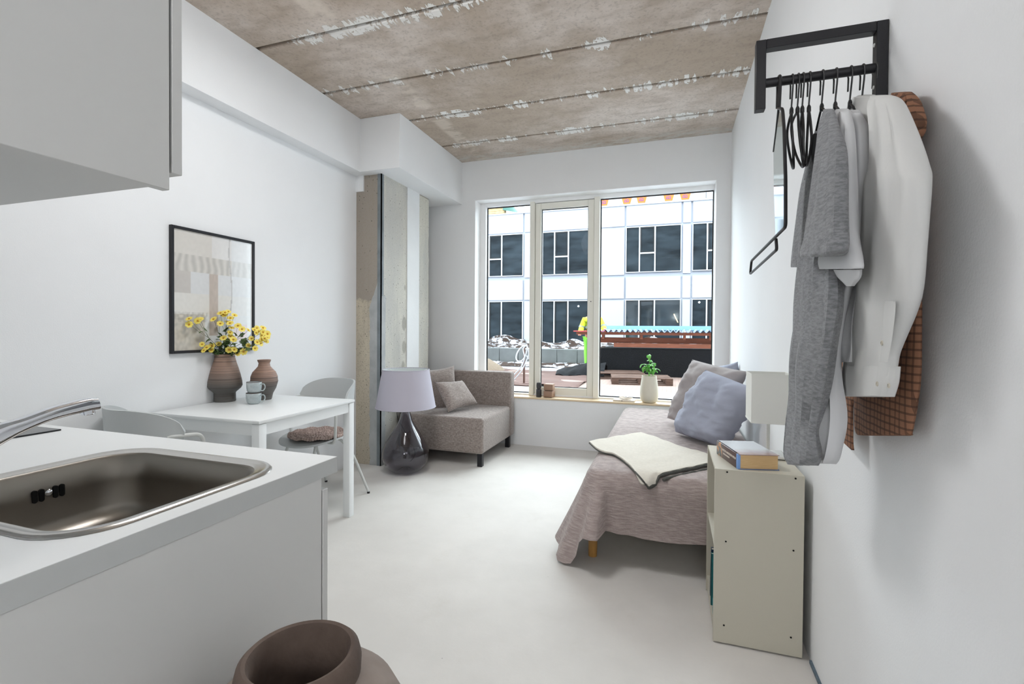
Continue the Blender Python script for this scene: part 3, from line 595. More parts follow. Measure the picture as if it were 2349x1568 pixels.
# framed print on the left wall
pf = thing('framed_print', 'black framed textile art print on the left wall', 'picture', (XL, 2.26, 1.07))
py0, py1, pz0, pz1, fd = 1.96, 2.528, 1.062, 1.800, .022
q = [P(393.4, 514, 'x', XL + fd), P(585, 551, 'x', XL + fd), P(398.6, 812, 'x', XL + fd)]
py0, pz1 = q[0].y, q[0].z; py1 = q[1].y; pz0 = q[2].z + .002; fw = .016
mk('frame', G().box(XL + .001, XL + fd, py0, py0 + fw, pz0, pz1).box(XL + .001, XL + fd, py1 - fw, py1, pz0, pz1).box(XL + .001, XL + fd, py0 + fw, py1 - fw, pz0, pz0 + fw).box(XL + .001, XL + fd, py0 + fw, py1 - fw, pz1 - fw, pz1), M['black'], pf, bevel=.0015, seg=1)
def art(u, v):                                                # u across, v up
    n1 = noise.noise((u * 30, v * 30, 0)); base = Vector((.80, .775, .745)); 
    if v > .80: base = Vector((.82, .80, .77)) if u < .45 else Vector((.85, .84, .83))
    elif v > .66: 
        s = .5 + .5 * math.sin(u * 75 + 3 * noise.noise((v * 8, u * 4, 1))); base = Vector((.80, .78, .75)) * (.88 + .14 * s)
    elif v > .48: base = Vector((.74, .715, .69)) if u < .2 else Vector((.82, .82, .82))
    elif v > .30: base = Vector((.84, .825, .80))
    else: base = Vector((.74, .71, .66)) * (1 + .10 * n1) if u < .36 else Vector((.83, .83, .82))
    if .42 < u < .53 and .12 < v < .66: base = Vector((.72, .665, .62)) * (1 + .06 * noise.noise((u * 90, v * 15, 0)))
    if v < .32 and v > .24 and u < .4: base *= (.93 + .2 * noise.noise((u * 40, v * 40, 5)))
    if u > .74 and v < .22 and v > .06 and u < .93: base = Vector((.86, .74, .73))
    if u > .70: base = base * .5 + Vector((.86, .87, .88)) * .5
    if .685 < u + .02 * math.sin(v * 9) < .70: base = Vector((.70, .69, .68))
    return [c * (1 + .02 * n1) for c in base]
me = bpy.data.meshes.new('print_sheet'); nu, nv = 90, 120; vs = []; fs = []
u0, u1, w0, w1 = py0 + fw, py1 - fw, pz0 + fw, pz1 - fw
for i in range(nu + 1):
    for j in range(nv + 1): vs.append(Vector((XL + .012, u0 + (u1 - u0) * i / nu, w0 + (w1 - w0) * j / nv)) - pf.location)
for i in range(nu):
    for j in range(nv): a = i * (nv + 1) + j; fs.append((a, a + nv + 1, a + nv + 2, a + 1))
me.from_pydata(vs, [], fs); ca = me.color_attributes.new('Col', 'FLOAT_COLOR', 'POINT')
for i in range(nu + 1):
    for j in range(nv + 1): ca.data[i * (nv + 1) + j].color = (*[c ** 2.0 * 1.0 for c in art(i / nu, j / nv)], 1)
mm = mat('textile_print', C(220, 215, 208), .12, coat=.6); va = mm.node_tree.nodes.new('ShaderNodeVertexColor'); va.layer_name = 'Col'; mm.node_tree.links.new(va.outputs[0], mm.node_tree.nodes['Principled BSDF'].inputs['Base Color'])
me.materials.append(mm); o = bpy.data.objects.new('print_sheet', me); scn.collection.objects.link(o); o.parent = pf
# ------------------------------------------------------------------ floor lamp with smoked glass base
lc = (-2.135, 3.56); LA = thing('table_lamp', 'smoked glass bottle lamp with lilac grey shade standing on the floor beside the sofa', 'lamp', (lc[0], lc[1], 0))
outer = [(.06, .004), (.09, .002), (.145, .03), (.182, .085), (.196, .14), (.188, .20), (.160, .26), (.118, .33), (.080, .39), (.052, .45), (.036, .51), (.030, .57), (.030, .60)]
pp = [(v.x, v.z) for v in smooth_path([(r, 0, z) for r, z in outer], 3)]
mk('glass_body', G().lathe(pp + [(max(.01, r - .005), z + (.004 if z < .1 else 0)) for r, z in reversed(pp)], (*lc, 0), 56), M['smoke'], LA, smooth=True, angle=70)
mk('neck_cap', G().lathe([(.031, .60), (.031, .625), (.012, .63), (.012, .70)], (*lc, 0), 20), M['whitem'], LA, smooth=True)
def lzr(px, py): p_ = P(px, py, 'y', lc[1]); return p_
sb, stp = .250, .195; z0, z1 = .552, .868
lamp_shade = mk('lamp_shade', G().lathe([(sb, z0), (stp, z1)], (*lc, 0), 64, cap=False), M['shade'], LA, smooth=True)
mk('shade_lining', G().lathe([(sb - .003, z0), (stp - .003, z1)], (*lc, 0), 64, cap=False), M['shadein'], lamp_shade, smooth=True)
for rr, zz in ((sb, z0), (stp, z1)):
    mk('shade_ring', G().tube([(lc[0] + rr * math.cos(2 * PI * j / 48), lc[1] + rr * math.sin(2 * PI * j / 48), zz) for j in range(48)], .0035, 6, loop=True), M['shade'], lamp_shade, smooth=True)
sg = G()
for k in range(3): a = 2 * PI * k / 3 - 1.2; sg.add(*(lambda t: (t.v, t.f))(G().tube([(lc[0], lc[1], .80), (lc[0] + .19 * math.cos(a), lc[1] + .19 * math.sin(a), .862)], .003, 6)))
mk('shade_spider', sg, M['whitem'], LA)
mk('cord', G().tube(smooth_path([(lc[0], lc[1], .62), (lc[0] - .08, lc[1] + .02, .58), (lc[0] - .10, lc[1] + .03, .45), (lc[0] - .06, lc[1] + .10, .30), (lc[0] - .04, lc[1] + .23, .10), (lc[0] - .10, lc[1] + .25, .008)], 5), .0025, 6), M['blackplastic'], LA, smooth=True)
# ------------------------------------------------------------------ corner sofa
SO = thing('corner_sofa', 'taupe fabric corner sofa seat under the window', 'sofa', (-2.0, 4.25, 0))
def soft(x0, x1, y0, y1, z0, z1, r=.03): 
    return box(x0, x1, y0, y1, z0, z1)
sx0, sx1, sy0, sy1 = -2.395, -1.555, 3.865, 4.745
mk('seat', soft(sx0 + .0, sx1, sy0, 4.62, .115, .432), M['sofa'], SO, bevel=.028, seg=4)
mk('backrest', soft(sx0, sx1 + .004, 4.615, sy1, .115, .775), M['sofa'], SO, bevel=.026, seg=4)
mk('armrest', soft(sx0, sx0 + .12, sy0 + .14, 4.62, .40, .775), M['sofa'], SO, bevel=.026, seg=4)
for x, y in ((sx1 - .062, sy0 + .028), (sx1 - .062, sy1 - .11), (sx0 + .03, sy0 + .03), (sx0 + .03, sy1 - .08)): mk('leg', box(x, x + .045, y, y + .045, 0, .118), M['black'], SO, bevel=.002, seg=1)
def pillow(name, corners, t, m, label=None, cat='cushion', wr=.006, seed=0, parent=None, pinch=.10, rim=.06, N_=30):
    c0, c1, c2, c3 = [Vector(c) for c in corners]                # around the outline
    nrm = (c2 - c0).cross(c3 - c1).normalized(); mid = (c0 + c1 + c2 + c3) / 4
    def side(sg):
        def f(u, v):
            a, b = 2 * u - 1, 2 * v - 1
            p = c0 * (1 - u) * (1 - v) + c1 * u * (1 - v) + c2 * u * v + c3 * (1 - u) * v
            pull = pinch * ((1 - a * a) * b * b + (1 - b * b) * a * a); p = p + (mid - p) * pull
            h = ((1 - a ** 4) * (1 - b ** 4)) ** .55; q = p * 6 + Vector((seed, seed, 0))
            wrk = noise.noise(q * 1.6) * wr * 1.5 + noise.noise(Vector((q.x * 3, q.y * 3, q.z * 7))) * wr
            return p + nrm * sg * (h * t + (wrk * min(1, h * 2)))
        return f
    g = G(); g1 = G().grid(side(1), N_, N_); g2 = G().grid(side(-1), N_, N_); g.add(g1.v, g1.f); g.add(g2.v, [tuple(reversed(f)) for f in g2.f])
    o = mk(name, g, m, parent, smooth=True, angle=180)
    bm = bmesh.new(); bm.from_mesh(o.data); bmesh.ops.remove_doubles(bm, verts=bm.verts, dist=1e-4); bmesh.ops.recalc_face_normals(bm, faces=bm.faces); bm.to_mesh(o.data); bm.free(); o.data.shade_smooth()
    if label: tag(o, label, cat)
    return o
pillow('back_cushion', [P(930, 960, 'y', 4.10), P(1060, 940, 'y', 4.45), P(1042, 838, 'y', 4.50), P(948, 848, 'y', 4.14)], .07, M['sofa'], 'large taupe cushion leaning at the back of the corner sofa', wr=.004, seed=2)
pillow('small_cushion', [P(1028, 946, 'y', 3.97), P(1096, 925, 'y', 4.35), P(1060, 872, 'y', 4.40), P(998, 876, 'y', 4.02)], .055, M['sofa'], 'small rectangular taupe cushion at the front of the large one', wr=.003, seed=5)
# ------------------------------------------------------------------ bed
BX0, BX1, BY0, BY1, BZ = -.43, .478, 2.50, 4.66, .478
BD = thing('bed', 'single bed with round golden wooden legs under a taupe cover', 'bed', (.02, 3.57, 0))
mk('mattress', box(BX0 + .05, BX1 - .02, BY0 + .05, BY1 - .03, .20, BZ - .03), M['cream'], BD, bevel=.04, seg=3)
for x, y in ((-.392, 2.575), (.42, 2.60), (-.375, 4.5), (.42, 4.5)): mk('leg', G().lathe([(.023, 0), (.027, .2)], (x, y, 0), 20), M['oak'], BD, smooth=True)
# cover: rings run right end -> near edge -> corner -> left side
def bedring(off, n=150):
    r = .10 + max(0, off); pts = []
    L1 = BX1 - (BX0 + .10); L2 = BY1 - (BY0 + .10); Lc = PI / 2 * .16; T = L1 + Lc + L2
    for i in range(n + 1):
        s = T * i / n
        if s < L1: p, nr = Vector((BX1 - s, BY0, 0)), Vector((0, -1, 0))
        elif s < L1 + Lc:
            a = (s - L1) / Lc * PI / 2; nr = Vector((-math.sin(a), -math.cos(a), 0)); p = Vector((BX0 + .10, BY0 + .10, 0)) + nr * .10
        else: p, nr = Vector((BX0, BY0 + .10 + (s - L1 - Lc), 0)), Vector((-1, 0, 0))
        pts.append((p + nr * off, nr, s, T, L1, Lc))
    return pts
def wf(z, s): return noise.noise((s * 3.2, z * 1.2, 4)) * 1.0
rings = []
def hem(s, L1, Lc):
    up = .178 + .010 * math.sin(s * 9)
    if s < L1: return up
    k = (s - L1) / Lc
    if k < 1: f = max(0, min(1, (k - .22) / .16)); return up * (1 - f) + (.03 + .02 * math.sin(k * 9)) * f
    return .055 + .03 * math.sin((s - L1 - Lc) * 5) + .04 * min(1, (s - L1 - Lc))
for d, z in ((-.085, BZ), (-.07, BZ), (-.045, BZ - .002), (-.02, BZ - .012), (0, BZ - .032), (.010, BZ - .06)):
    rings.append([p + Vector((0, 0, z)) for p, nr, s, T, L1, Lc in bedring(d)])
K = 22
for k in range(1, K + 1):
    t = k / K; ring = []
    for p, nr, s, T, L1, Lc in bedring(.012):
        h = hem(s, L1, Lc); z = (BZ - .06) + (h - (BZ - .06)) * t
        side = 0 if s < L1 else 1
        cornerw = math.exp(-((s - L1 - Lc * .5) / .22) ** 2)
        fl_ = (.015 + .11 * side + .03 * cornerw) * t ** 1.1 if s > L1 else (.012 + .02 * max(0, (s / L1 - .86) / .14)) * t ** 1.1
        fold = t * (.007 * wf(z, s) + .022 * cornerw * math.sin((s - L1) * 52) + side * .012 * math.sin(s * 19))
        ring.append(p + nr * (fl_ + fold) + Vector((0, 0, z)))
    rings.append(ring)
g = G().loft(rings, cap=False, closed=False)
# top sheet: from inner ring across to the wall side
inner = rings[0]; near = [v for v in inner]; 
def topf(u, v):
    x0 = BX0 + .10; x = x0 + .06 + (BX1 - x0 - .06) * u; y = BY0 + .16 + (BY1 - BY0 - .16) * v; return (x, y, BZ + .004 * noise.noise((x * 2.5, y * 11, 0)) + .003 * noise.noise((x * 9, y * 9, 2)))
tb_ = G().grid(lambda u, v: (BX0 + .08 + (BX1 - BX0 - .08) * u, BY0 + .08 + (BY1 - BY0 - .08) * v, BZ + .0005 + .006 * noise.noise((u * 3, v * 24, 0)) * min(1, u * 6, v * 8, (1 - u) * 6)), 30, 80)
g.add(tb_.v, tb_.f)
tb2 = G().grid(lambda u, v: (BX1 - (BX1 - BX0 - .05) * u, BY0 + .05 + .12 * v, BZ - .0015), 4, 2); 
cov = tag(mk('bed_cover', g, M['muslin'], smooth=True, angle=180), 'crinkled taupe muslin bed cover draped over the bed to the floor', 'bedspread')
# throw
def on_bed(p):                                               # drop a point of the sight line onto the bed shape
    if p.y < BY0 - .005:
        pass
    return p
def bedpt(px, py):
    p = P(px, py, 'z', BZ + .012)
    if p.y < BY0: p = P(px, py, 'y', BY0 - .035)
    return p
tl = [(1352, 1014), (1376, 1034), (1410, 1043), (1440, 1064), (1466, 1090), (1487, 1116)]
trr = [(1470, 993), (1500, 1003), (1545, 1020), (1590, 1034), (1622, 1043), (1640, 1062)]
ml = [bedpt(*p) for p in tl]; mr = [bedpt(*p) for p in trr]; lp, rp = smooth_path(ml, 6), smooth_path(mr, 6)
def thf(u, v):
    i = v * (len(lp) - 1); k = min(int(i), len(lp) - 2); f_ = i - k; a = lp[k].lerp(lp[k + 1], f_); b = rp[k].lerp(rp[k + 1], f_); p = a.lerp(b, u)
    z = BZ + .012
    if p.y < BY0 + .06: d = (BY0 + .06 - p.y); z = BZ + .012 - min(.05, d * d * 3.5)
    if a.z < BZ - .01: z = min(z, p.z * (1 - u) + (BZ + .008) * u) if p.y < BY0 + .02 else z
    return Vector((p.x, p.y, z + .007 * abs(noise.noise((u * 3, v * 7, 9)))))
TH = thing('throw_blanket', 'folded cream wool throw with grey stitched edge laid across the bed', 'blanket', (ml[3] + Vector((.2, .1, 0))).to_tuple()[:2] + (BZ,))
mk('blanket_cloth', G().grid(thf, 26, 40, .008), M['throw'], TH, smooth=True, angle=60)
e = [thf(u / 20, 1.0) for u in range(0, 21)]
mk('blanket_edge', G().tube([p + Vector((0, -.004, -.004)) for p in e], [.009 + .002 * math.sin(i * 1.9) for i in range(21)], 8), M['throwedge'], TH, smooth=True)
mk('blanket_edge', G().tube([p + Vector((.02, -.02, -.016)) for p in e[3:]], [.008 + .002 * math.sin(i * 2.3) for i in range(18)], 8), M['throwedge'], TH, smooth=True)
mk('blanket_edge', G().tube([p + Vector((0, 0, -.004)) for p in lp[:-1]], .0045, 6), M['throwedge'], TH, smooth=True)
# pillows on the bed
pillow('pillow', [P(1640, 900, 'y', 4.30), P(1694, 905, 'y', 4.05), P(1693, 829, 'y', 4.05), P(1626, 840, 'y', 4.35)], .05, M['slate'], 'blue grey pillow farthest back against the right wall', 'pillow', seed=9)
pillow('pillow', [P(1530, 958, 'y', 4.02), P(1640, 1000, 'y', 3.72), P(1716, 852, 'y', 3.60), P(1588, 824, 'y', 3.98)], .105, M['taupelinen'], 'taupe linen pillow behind the blue grey one', 'pillow', seed=3, wr=.016, pinch=.03)
pillow('pillow', [P(1550, 990, 'y', 3.60), P(1652, 1024, 'y', 3.15), P(1742, 896, 'y', 3.02), P(1618, 848, 'y', 3.42)], .11, M['slate'], 'large blue grey linen pillow in front, behind the white lamp', 'pillow', seed=6, wr=.017, pinch=-.01)
# ------------------------------------------------------------------ bookcase by the bed
KX0, KX1, KY0, KY1, KZ = .165, .472, 2.01, 2.41, .682
BK = thing('bookcase', 'small warm grey open bookcase at the foot of the bed by the right wall', 'bookcase', (.32, 2.21, 0))
t = .012
sh = M['shelf']
mk('side_panel', box(KX0, KX1, KY0, KY0 + t, .006, KZ), sh, BK, bevel=.0008, seg=1); mk('side_panel', box(KX0, KX1, KY1 - t, KY1, .006, KZ), sh, BK, bevel=.0008, seg=1)
mk('top_panel', box(KX0 + .002, KX1, KY0 + t, KY1 - t, KZ - t - .001, KZ - .0005), sh, BK)
mk('back_panel', box(KX1 - .006, KX1 - .001, KY0 + t, KY1 - t, .03, KZ - t), sh, BK)
for z in (.075, .37): mk('shelf', box(KX0 + .004, KX1 - .006, KY0 + t, KY1 - t, z - t, z), sh, BK)
mk('plinth', box(KX0 + .006, KX0 + .018, KY0 + t, KY1 - t, .006, .06), sh, BK)
for px, py in ((1668, 1082), (1825, 1097), (1665, 1241), (1820, 1262), (1660.5, 1433), (1814, 1461)):
    p = P(px, py, 'y', KY0); mk('screw_hole', G().lathe([(.0032, 0), (.0032, .002)], n=12).xf(Matrix.Translation((p.x, KY0 - .0004, p.z)) @ Matrix.Rotation(PI / 2, 4, 'X')), M['hole'], BK)
for x in (KX0 + .03, KX1 - .03): 
    for y in (KY0 + .03, KY1 - .03): mk('glide', G().lathe([(.008, 0), (.008, .007)], (x, y, 0), 10), M['whitem'], BK)
def text_mesh(s, size, depth=.0004):
    cu = bpy.data.curves.new('lettering', 'FONT'); cu.body = s; cu.size = size; cu.extrude = depth; cu.resolution_u = 2; cu.align_x = 'CENTER'; cu.align_y = 'CENTER'
    o = bpy.data.objects.new('tmp', cu); scn.collection.objects.link(o); bpy.context.view_layer.update()
    me = bpy.data.meshes.new_from_object(o.evaluated_get(bpy.context.evaluated_depsgraph_get())); bpy.data.objects.remove(o); return me
def put_text(s, size, mat_, parent, M4):
    me = text_mesh(s, size); me.materials.append(mat_); o = bpy.data.objects.new('lettering', me); scn.collection.objects.link(o); o.parent = parent; o.matrix_local = M4; return o
# thick book on top
bk = [P(1695, 1078, 'z', KZ), P(1776, 1078, 'z', KZ), P(1626, 1030, 'z', KZ)]
f0 = bk[0]; fx = (bk[1] - bk[0]); fx.z = 0; bw = .152; fx.normalize(); fy = Vector((-fx.y, fx.x, 0)); bl_ = .236; bt = .058
bang = math.atan2(fx.y, fx.x) + math.radians(-4)
fx0 = P(1697, 1077, 'z', KZ)
BO = thing('book', 'thick hardcover book with a pale sky cover and brown spine on the bookcase', 'book', (fx0.x - .004, fx0.y + .004, KZ), math.radians(14))
cover = mat('book_cover', C(196, 198, 206), .25, coat=.3); n = N(cover); s_ = n.sep(); cl = n.noise(22, det=5)
n.col(n.mix(n.step(n.math('ADD', s_[1], n.math('MULTIPLY', cl, .07)), .15, .02), C(206, 210, 216), C(160, 128, 122)))
spine = mat('book_spine', C(92, 74, 70), .35); n = N(spine); y_ = n.sep()[1]; fig = n.noise(38, det=3)
n.col(n.mix(n.step(y_, .165, .175), C(98, 80, 76), n.mix(n.step(fig, .45, .55), C(84, 92, 98), C(198, 142, 96))))
pages = mat('book_pages', C(226, 192, 142), .8); n = N(pages); n.col(n.mix(n.step(n.noise(120, n.map((.2, .2, 8))), .3, .7), C(216, 178, 128), C(232, 200, 150)))
mk('page_block', box(.008, bw - .004, .004, bl_ - .004, .0025, bt - .0025), pages, BO, local=True)
mk('back_cover', box(0, bw, 0, bl_, 0, .0025), mat('blue_board', C(108, 126, 170), .5), BO, local=True)
mk('front_cover', box(0, bw, 0, bl_, bt - .0025, bt), cover, BO, local=True)
mk('spine', box(-.003, .008, 0.018, bl_, 0, bt), spine, BO, bevel=.0025, local=True)
mk('spine_band', box(-.003, .008, 0, .0178, 0, bt), mat('sky_blue_cloth', C(126, 164, 220), .6), BO, bevel=.0025, local=True)
letter = mat('cream_lettering', C(236, 226, 214), .5)
Rt = Matrix.Translation((-.0034, .095, .036)) @ Matrix.Rotation(-PI / 2, 4, 'Z') @ Matrix.Rotation(PI / 2, 4, 'X')
put_text('MARTIN ANDERSEN NEX\u00d8', .0125, letter, BO, Rt); put_text('PELLE EROBREREN', .0085, letter, BO, Matrix.Translation((-.0034, .12, .022)) @ Matrix.Rotation(-PI / 2, 4, 'Z') @ Matrix.Rotation(PI / 2, 4, 'X'))
# books inside the bookcase
def upright(x0, y0, z0, th, hgt, dep, tilt, m, label, grp='books inside the bookcase'):
    b = thing('book', label, 'book', (x0, y0, z0), 0, grp); R = Matrix.Rotation(tilt, 4, 'X')
    mk('cover', G().box(0, dep, 0, .002, 0, hgt).box(0, dep, th - .002, th, 0, hgt).box(0, .002, 0, th, 0, hgt).xf(R), m, b, local=True)
    mk('page_block', G().box(.003, dep - .003, .002, th - .002, .003, hgt - .003).xf(R), M['cream'], b, local=True); return b
upright(KX0 + .001, KY0 + .130, .075, .016, .215, .16, 0, mat('teal_book', C(40, 120, 126), .4), 'teal book standing upright on the lower shelf')
upright(KX0 + .003, KY0 + .200, .078, .018, .225, .165, math.radians(12), mat('dark_blue_book', C(38, 64, 92), .4), 'dark blue and green book leaning on the lower shelf')
upright(KX0 + .004, KY0 + .060, .075, .014, .062, .16, 0, mat('turquoise_book', C(60, 176, 186), .4), 'small turquoise book low at the front of the lower shelf')
upright(KX0 + .004, KY0 + .030, .37, .012, .19, .15, 0, mat('black_book', C(30, 34, 42), .4), 'black book standing on the upper shelf')
# white lamp on the bookcase
WL = thing('table_lamp', 'white table lamp with a square fabric shade on the bookcase', 'lamp', (.39, 2.30, KZ))
lx, ly = .397, 2.29
mk('base', box(lx - .062, lx + .062, ly - .062, ly + .062, KZ + .003, KZ + .013), M['whitem'], WL, bevel=.002); mk('foot_pad', box(lx - .055, lx + .055, ly - .055, ly + .055, KZ, KZ + .003), M['blackplastic'], WL)
mk('pole', box(lx - .006, lx + .006, ly - .006, ly + .006, KZ + .013, KZ + .20), M['whitem'], WL, bevel=.001)
def sqshade(h, top, bot, z0, z1, th=.002, rz=0):
    g = G(); o = [(-1, -1), (1, -1), (1, 1), (-1, 1)]
    R = lambda s, z, d: [Vector((lx + a * (s - d), ly + b * (s - d), z)) for a, b in o]
    return g.loft([R(bot, z0, 0), R(top, z1, 0), R(top, z1, th), R(bot, z0, th)], cap=False, loop=True)
shd = mk('lamp_shade', sqshade(0, .078, .078, KZ + .150, KZ + .355), M['shadew'], WL)
for zz in (KZ + .150, KZ + .350): mk('shade_trim', G().loft([[Vector((lx + a * s, ly + b * s, z)) for a, b in ((-1, -1), (1, -1), (1, 1), (-1, 1))] for s, z in ((.079, zz), (.079, zz + .006), (.0765, zz + .006), (.0765, zz))], cap=False, loop=True), M['shadew'], shd)
mk('bulb', G().lathe([(.012, .20), (.013, .225), (.026, .26), (.024, .285), (.001, .30)], (lx, ly, KZ), 16), mat('frosted_bulb', C(235, 235, 230), .4), WL, smooth=True)
# ------------------------------------------------------------------ coat rack on the right wall
RY = 1.43; RK = thing('wall_clothes_rack', 'black steel wall clothes rack with a round rail on the right wall', 'clothes rack', (XR, RY, 1.80))
t = .013; xl = .205
mk('frame', G().box(XR - .026, XR - .001, RY - t, RY + t, 1.80, 1.988).box(xl, xl + .024, RY - t, RY + t, 1.806, 1.988).box(xl + .024, XR - .026, RY - t, RY + t, 1.964, 1.988), M['black'], RK, bevel=.001, seg=1)
mk('rail', G().tube([(xl + .02, RY, 1.878), (XR - .02, RY, 1.878)], .0115, 16), M['black'], RK, smooth=True)
for z in (1.935, 1.83): mk('screw', G().lathe([(.005, 0), (.004, .002)], n=12).xf(Matrix.Translation((XR - .0265, RY, z)) @ Matrix.Rotation(-PI / 2, 4, 'Y')), M['chairm'], RK)
def hookpts(x, zb, dx=0.0):
    r = .0165; c = Vector((x, RY, 1.875)); pts = []
    for j in range(11):
        a = math.radians(-35 + 215 * j / 10); pts.append(c + Vector((dx * .2, -r * math.cos(a) * 1.0 * -1, r * math.sin(a))))
    pts = pts[::1]; pts = [Vector((p.x, 2 * RY - p.y, p.z)) for p in pts]
    return [pts[-1] * 0 + p for p in reversed(pts)][::-1] + [Vector((x + dx, RY - .004, zb + .012)), Vector((x + dx, RY, zb))]
hcount = 0
def hanger(x, label, shape='loop', k=0):
    h = thing('clothes_hanger', label, 'hanger', (x, RY, 1.60), group='clothes hangers on the rail')
    zb = 1.80; hk = [Vector((x, RY + .0165 * math.cos(math.radians(a)), 1.8735 + .0165 * math.sin(math.radians(a)))) for a in range(-30, 181, 21)]
    hk = [Vector((x, RY + .017, 1.835))] + hk + [Vector((x, RY - .012, 1.85)), Vector((x, RY, zb + .01)), Vector((x, RY, zb - .004))]
    mk('hook', G().tube(smooth_path(hk, 3), .0021, 8), M['blackplastic'], h, smooth=True)
    mk('collar', G().lathe([(.0035, 0), (.005, .004), (.005, .014), (.003, .02)], (x, RY, zb - .014), 12), M['blackplastic'], h, smooth=True)
    if shape == 'loop':
        pts = k; mk('frame', G().tube(smooth_path(pts, 5, True), .0032, 8, loop=True), M['blackplastic'], h, smooth=True)
    else:
        mk('shoulder_bar', G().tube(smooth_path([(x, RY - .13, 1.675), (x, RY - .07, 1.733), (x, RY - .012, zb - .012), (x, RY + .012, zb - .012), (x, RY + .07, 1.733), (x, RY + .15, 1.655)], 4), .0028, 8), M['blackplastic'], h, smooth=True)
    return h
def HP(px, py, y): return P(px, py, 'y', y)
lo_ = [((1817, 258), [(1806, 300), (1808, 335), (1816, 375), (1820, 386), (1820, 365), (1819, 330), (1816, 285)], .292, 'first empty black hanger right of the mirror'),
       ((1830, 258), [(1816, 285), (1818, 320), (1826, 355), (1840, 382), (1842, 372), (1836, 330), (1832, 290)], .306, 'second empty black hanger right of the mirror'),
       ((1841, 258), [(1837, 290), (1837, 325), (1840, 360), (1844, 380), (1845, 372), (1843, 335), (1843, 290)], .317, 'third empty black hanger right of the mirror'),
       ((1857, 255), [(1853, 290), (1851, 325), (1850, 360), (1849, 380), (1855, 365), (1861, 330), (1861, 300)], .332, 'empty black hanger touching the grey dress')]
for (tpx, tpy), pts, x, lab in lo_:
    base = Vector((x, RY, 1.79)); q = [base]; 
    for i, (a, b) in enumerate(pts): q.append(P(a, b, 'y', RY + (.05 if i < 3 else -.05 if i > 3 else 0)))
    hanger(x, lab, 'loop', q)
for x, lab in ((.361, 'hanger carrying the grey dress'), (.391, 'hanger carrying the long white shirt'), (.423, 'hanger carrying the short white t-shirt'), (.449, 'hanger carrying the white button shirt'), (.476, 'hanger carrying the brown checked shirt')): hanger(x, 'black ' + lab, 'bar')
# mirror hanging from the rail
mxp = .262
MR = thing('hanging_mirror', 'slim black framed mirror hanging at the free end of the rail', 'mirror', (mxp, RY, 1.40))
hk = [Vector((mxp, RY + .0175 * math.cos(math.radians(a)), 1.873 + .0175 * math.sin(math.radians(a)))) for a in range(-30, 181, 21)]
mk('hook', G().tube(smooth_path([Vector((mxp, RY + .018, 1.815))] + hk + [Vector((mxp, RY - .012, 1.84)), Vector((mxp, RY - .006, 1.805))], 3), .004, 8), M['blackplastic'], MR, smooth=True)
fr = [P(a, b, 'x', mxp) for a, b in ((1786, 248), (1795, 250), (1799, 300), (1802, 410), (1802, 520), (1724, 598), (1721, 628), (1782, 572), (1780, 548))]
mk('frame', G().tube(bend_path(fr, .012, 4), .0042, 8), M['blackplastic'], MR, smooth=True)
mk('frame_edge', G().tube([P(a, b, 'x', mxp) for a, b in ((1786, 250), (1781, 300), (1775, 348))], .003, 8), M['blackplastic'], MR, smooth=True)
gp = [P(a, b, 'x', mxp) for a, b in ((1789, 256), (1796, 262), (1799, 410), (1800, 518), (1780, 543), (1776, 440), (1775, 346))]
mk('glass', G().loft([[v + Vector((.001, 0, 0)) for v in gp], [v - Vector((.001, 0, 0)) for v in gp]]), mat('mirror_glass', C(214, 224, 222), .06, metal=.9), MR)
# ------------------------------------------------------------------ garments: lofted bodies measured row by row
def sheet(rows, n=28, fold=.004, ff=5, seed=0, sub=5):
    """rows: (py, px_far, px_near, x_plane, half_thickness)"""
    A = smooth_path([P(r[1], r[0], 'x', r[3]) for r in rows], sub); B_ = smooth_path([P(r[2], r[0], 'x', r[3]) for r in rows], sub); T = smooth_path([(r[4], 0, 0) for r in rows], sub); out = []
    for i, (a, b, t) in enumerate(zip(A, B_, T)):
        c = (a + b) / 2; h = (b - a) / 2; ring = []
        for j in range(n):
            th = 2 * PI * j / n; cs, sn = math.cos(th), math.sin(th); sn2 = math.copysign(abs(sn) ** .7, sn)
            f = fold * (noise.noise((cs * ff + seed, i * .10 + (7 if sn > 0 else 0), seed)) + .5 * math.sin(cs * ff * 2.1 + seed + i * .04)) * min(1, i / 6)
            ring.append(c + h * cs + Vector((t.x * sn2 + f * (abs(sn) > .1), 0, 0)))
        out.append(ring)
    return G().loft(out)
GC = 'clothes hanging on the rail'
def garment(name, label, x): return thing(name, label, 'shirt', (x, RY, .9), group=GC)
# brown checked shirt, nearest the wall
g1 = garment('checked_shirt', 'brown checked shirt hanging closest to the wall', .47)
mk('body', sheet([(225, 2050, 2075, .470, .012), (300, 2030, 2098, .470, .018), (420, 2010, 2106, .472, .018), (600, 1990, 2112, .472, .018), (760, 1960, 2112, .472, .018), (880, 1965, 2108, .470, .018), (985, 1968, 2092, .468, .016), (998, 1985, 2086, .468, .014)], fold=.003), M['check'], g1, smooth=True, angle=60)
mk('body', sheet([(800, 1905, 1980, .465, .006), (905, 1914, 1970, .465, .006), (925, 1916, 1957, .465, .006), (985, 1916, 1957, .465, .006), (1008, 1930, 1957, .465, .005), (1032, 1955, 1958, .465, .003)], fold=.001, n=16), M['check'], g1, smooth=True, angle=60)
mk('collar', sheet([(212, 2052, 2084, .462, .012), (235, 2052, 2096, .462, .018), (270, 2056, 2104, .462, .020), (300, 2064, 2104, .464, .018), (330, 2076, 2098, .466, .01)], fold=.012, ff=8), M['check'], g1, smooth=True, angle=60)
mk('button', G().lathe([(.0055, 0), (.0065, .002), (.004, .004)], (P(2086, 995, 'x', .468).x, P(2086, 995, 'x', .468).y, P(2086, 997, 'x', .468).z), 12), mat('brown_button', C(120, 84, 60), .3), g1)
